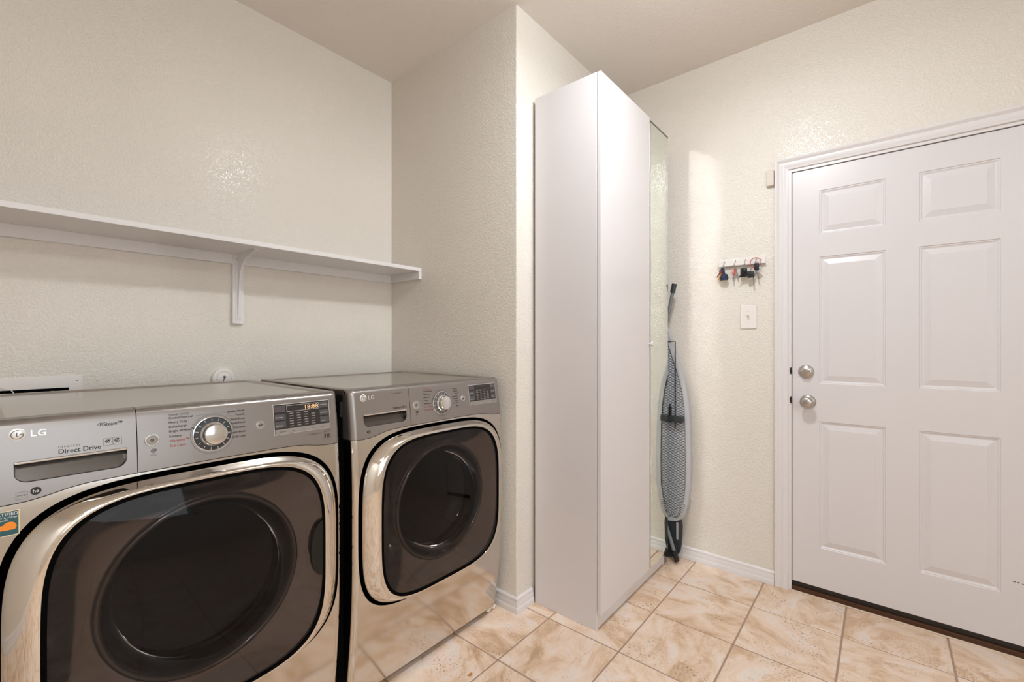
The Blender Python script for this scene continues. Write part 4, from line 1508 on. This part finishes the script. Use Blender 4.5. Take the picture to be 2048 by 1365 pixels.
        L1 = [('STEAM CYCLE', 1.0365, M['red']), ('Cotton/Normal', 1.0290, M['ink']), ('Perm Press', 1.0180, M['ink']), ('Heavy Duty', 1.0065, M['ink']), ('Towels', 0.9950, M['ink']), ('Antibacterial', 0.9835, M['ink']), ('Steam Fresh', 0.9720, M['red']), ('Steam Sanitary', 0.9600, M['red'])]
        R1 = [('Delicates', 1.0290), ('Bedding', 1.0190), ('Wool', 1.0090), ('Speed Dry', 0.9980), ('Rack Dry', 0.9890), ('Air Dry', 0.9800), ('Time Dry', 0.9715), ('Mini', 0.9600)]
        xl_, xr_, sz = 0.3020, 0.4755, 0.0068
    for t_, z_, m_ in L1:
        lettering(t_, xl_, z_, sz if z_ < 1.036 else sz * 0.85, m_, CP_, bold=0.00004)
    for t_, z_ in R1:
        lettering(t_, xr_, z_, sz, M['ink'], CP_, 'r', bold=0.00004)
    bm = B()
    for t_, z_, m_ in L1[1:]:
        dz_ = (z_ + 0.002) - 0.981
        a_ = math.asin(max(-1, min(1, dz_ / 0.050)))
        xe = 0.3885 - 0.050 * math.cos(a_)
        xs0 = xl_ + 0.056
        if xe - 0.002 > xs0 - 0.01:
            z2 = 0.981 + dz_
            bm.faces.new([bm.verts.new((x, F(x, z) - 0.0009, z)) for x, z in ((min(xs0, xe - 0.004), z2), (xe, z2), (xe, z2 + 0.0004), (min(xs0, xe - 0.004), z2 + 0.0004))])
    for t_, z_ in R1:
        dz_ = (z_ + 0.002) - 0.981
        a_ = math.asin(max(-1, min(1, dz_ / 0.050)))
        xe = 0.3885 + 0.050 * math.cos(a_)
        if xr_ - 0.034 > xe:
            z2 = 0.981 + dz_
            bm.faces.new([bm.verts.new((x, F(x, z) - 0.0009, z)) for x, z in ((xe, z2), (xr_ - 0.033, z2), (xr_ - 0.033, z2 + 0.0004), (xe, z2 + 0.0004))])
    obj('leader_lines', bm, M['inklite'], CP_)
    disc_outline(0.3885, 0.981, 0.0492, 0.0486, M['inklite'], CP_)

    # emblem: disc with L and G strokes, then the two letters
    ex_, ez_ = 0.0505, 1.0305
    ye = F(ex_, ez_)
    bm = B()
    lathe(bm, [(0.0122, -0.0005), (0.0122, 0.0012), (0.0112, 0.0018), (0, 0.0018)], (ex_, ye, ez_), tilt, 36)
    em = obj('emblem', bm, M['logo'], DF, smooth=True, angle=40)
    bm = B()
    yy = ye - 0.0023
    tube(bm, [(ex_ + 0.0085 * math.cos(a), yy, ez_ + 0.0085 * math.sin(a)) for a in [PI * 0.42 + (2 * PI * 0.80) * t / 24 for t in range(25)]] + [(ex_ + 0.0030, yy, ez_)], 0.0007, 5)
    tube(bm, [(ex_ - 0.0005, yy, ez_ + 0.0045), (ex_ - 0.0005, yy, ez_ - 0.004), (ex_ + 0.0025, yy, ez_ - 0.004)], 0.0007, 5)
    tube(bm, [(ex_ - 0.0040, yy, ez_ + 0.0033), (ex_ - 0.0036, yy, ez_ + 0.0033)], 0.0011, 6)
    obj('emblem_lines', bm, M['inklite'], em)
    lettering('LG', 0.0690, 1.0240, 0.0185, M['logo'], DF, spacing=1.12, bold=0.0002, y_off=0.0016)
    if W:
        lettering('Steam\u2122', 0.1795, 1.0300, 0.0105, M['ink'], DF, bold=0.0001, width=0.0320)
        bm = B()
        for (a, b_, c_) in ((0.1728, 1.0335, 0.0026), (0.1755, 1.0355, 0.0020), (0.1758, 1.0318, 0.0018)):
            ring(bm, (a, F(a, b_) - 0.0009, b_), c_, 0.00035, 'y', 14)
        obj('steam_symbol', bm, M['ink'], DF)
        lettering('Inverter', 0.1085, 0.9935, 0.0075, M['inklite'], DF, spacing=1.35, width=0.0340)
        lettering('Direct Drive', 0.1085, 0.9815, 0.0135, M['ink'], DF, bold=0.0001, width=0.0660)
        for xx in (0.1785, 0.1945):
            frame_outline(xx, xx + 0.0150, 0.9860, 1.0020, 0.0004, M['ink'], DF)
            bm = B()
            yy = F(xx, 0.995) - 0.001
            cxx, czz = xx + 0.0075, 0.9955
            tube(bm, [(cxx + 0.0040 * math.cos(a), yy, czz + (0.0028 if xx < 0.19 else 0.0040) * math.sin(a)) for a in [0.6 + t * 0.26 for t in range(22)]], 0.0007, 5)
            tube(bm, [(cxx - 0.002, yy, czz - 0.001), (cxx + 0.001, yy, czz + 0.001), (cxx + 0.003, yy, czz + 0.003)], 0.0008, 5)
            obj('symbol', bm, M['ink'], DF)
        frame_outline(0.0480, 0.0640, 0.9030, 0.9170, 0.0004, M['inklite'], DF)
        lettering('energy', 0.0560, 0.9095, 0.0048, M['inklite'], DF, 'c')
        bm = B()
        lathe(bm, [(0.0, 0), (0.0078, 0), (0.0078, 0.0004), (0, 0.0005)], (0.0755, F(0.0755, 0.914), 0.9145), tilt, 28)
        bd = obj('badge', bm, M['ink'], DF)
        lettering('he', 0.0755, 0.9118, 0.0095, M['white_print'], bd, 'c', bold=0.0001, y_off=0.0014)
        lettering('TrueBalance\u2122', 0.6740, 0.9380, 0.0062, M['inklite'], CP_, 'r')
        bm = B(); ring(bm, (0.6335, F(0.63, 0.94) - 0.0009, 0.9400), 0.0018, 0.0004, 'y', 3); obj('symbol', bm, M['ink'], CP_)
        frame_outline(0.6830, 0.7030, 0.9210, 0.9450, 0.0004, M['ink'], CP_)
        lettering('10', 0.6930, 0.9235, 0.0175, M['ink'], CP_, 'c', bold=0.0001)
        lettering('WARRANTY', 0.6930, 0.9405, 0.0030, M['ink'], CP_, 'c')
        # certification sticker on the steel front
        sk = plate(0.0105, 0.0530, 0.8370, 0.8850, 0.0004, M['sticker_edge'], T, 'sticker')
        sk['label'] = 'orange and teal certification sticker'
        plate(0.0120, 0.0515, 0.8385, 0.8835, 0.0007, M['sticker_teal'], sk, 'sticker_print')
        plate(0.0120, 0.0400, 0.8490, 0.8585, 0.0010, M['orange'], sk, 'orange_band')
        bm = B(); lathe(bm, [(0, 0), (0.0095, 0), (0.0095, 0.0004), (0, 0.0004)], (0.0395, F(0.0395, 0.855) - 0.0008, 0.8545), (0, -1, 0), 24); obj('orange_seal', bm, M['orange'], sk)
        lettering('CERTIFIED', 0.0510, 0.8765, 0.0078, M['white_print'], sk, 'r', bold=0.0001, width=0.0370, y_off=0.0012)
        lettering('asthma & allergy', 0.0505, 0.8715, 0.0048, M['white_print'], sk, 'r', width=0.0350, y_off=0.0012)
        lettering('friendly', 0.0305, 0.8665, 0.0048, M['white_print'], sk, 'c', y_off=0.0012)
    else:
        lettering('TrueSteam\u2122', 0.1610, 1.0335, 0.0085, M['inklite'], DF, width=0.0450)
        lettering('Sensor Dry', 0.1640, 0.9820, 0.0115, M['ink'], DF, width=0.0580)
        bm = B()
        yy = F(0.0625, 0.917) - 0.0009
        tube(bm, [(0.0625 + 0.0065 * math.cos(a), yy, 0.9175 + 0.004 * math.sin(a)) for a in [0.3 + t * 0.27 for t in range(21)]], 0.0010, 5)
        tube(bm, [(0.0590, yy, 0.9165), (0.0665, yy, 0.9195)], 0.0010, 5)
        obj('symbol', bm, M['ink'], DF)
    return T


machine('washer', 0.000, 'stainless front-load washer with a certification sticker, left of the dryer', 'washing machine')
machine('dryer', 0.775, 'stainless front-load dryer marked Sensor Dry, between washer and side wall', 'dryer')

# scrap of white foam under the dryer's right corner
bm = B()
for (x, y, s_) in ((1.478, 1.372, 0.012), (1.496, 1.378, 0.010), (1.512, 1.372, 0.011)):
    r_ = bmesh.ops.create_icosphere(bm, subdivisions=2, radius=s_)
    for v in r_['verts']:
        v.co = Vector((x + v.co.x * 1.3 + random.uniform(-.001, .001), y + v.co.y * 0.7, max(0.0, s_ * 0.8 + v.co.z * 0.8 + random.uniform(-.001, .001))))
tag(obj('foam_strip', bm, M['foam'], smooth=True), 'crumbly white foam strip on the floor at the dryer corner', 'foam')

# ------------------------------------------------------------------ ceiling lamp (above the frame)
for (lx, ly, lb) in ((LX, LY, 'round white ceiling lamp base between wardrobe and door'), (-0.45, -1.35, 'round white base of the added fill lamp behind the camera')):  # the second base is added, to go with the overhead fill
    cl = thing('ceiling_light', lb, 'ceiling light', (lx, ly, HC), world=True)
    bm = B()
    lathe(bm, [(0, 0), (0.075, 0), (0.078, 0.012), (0.07, 0.022), (0.03, 0.026), (0.025, 0.05), (0, 0.05)], (lx, ly, HC), (0, 0, -1), 48)
    obj('canopy', bm, M['fixture'], cl, smooth=True, angle=40)
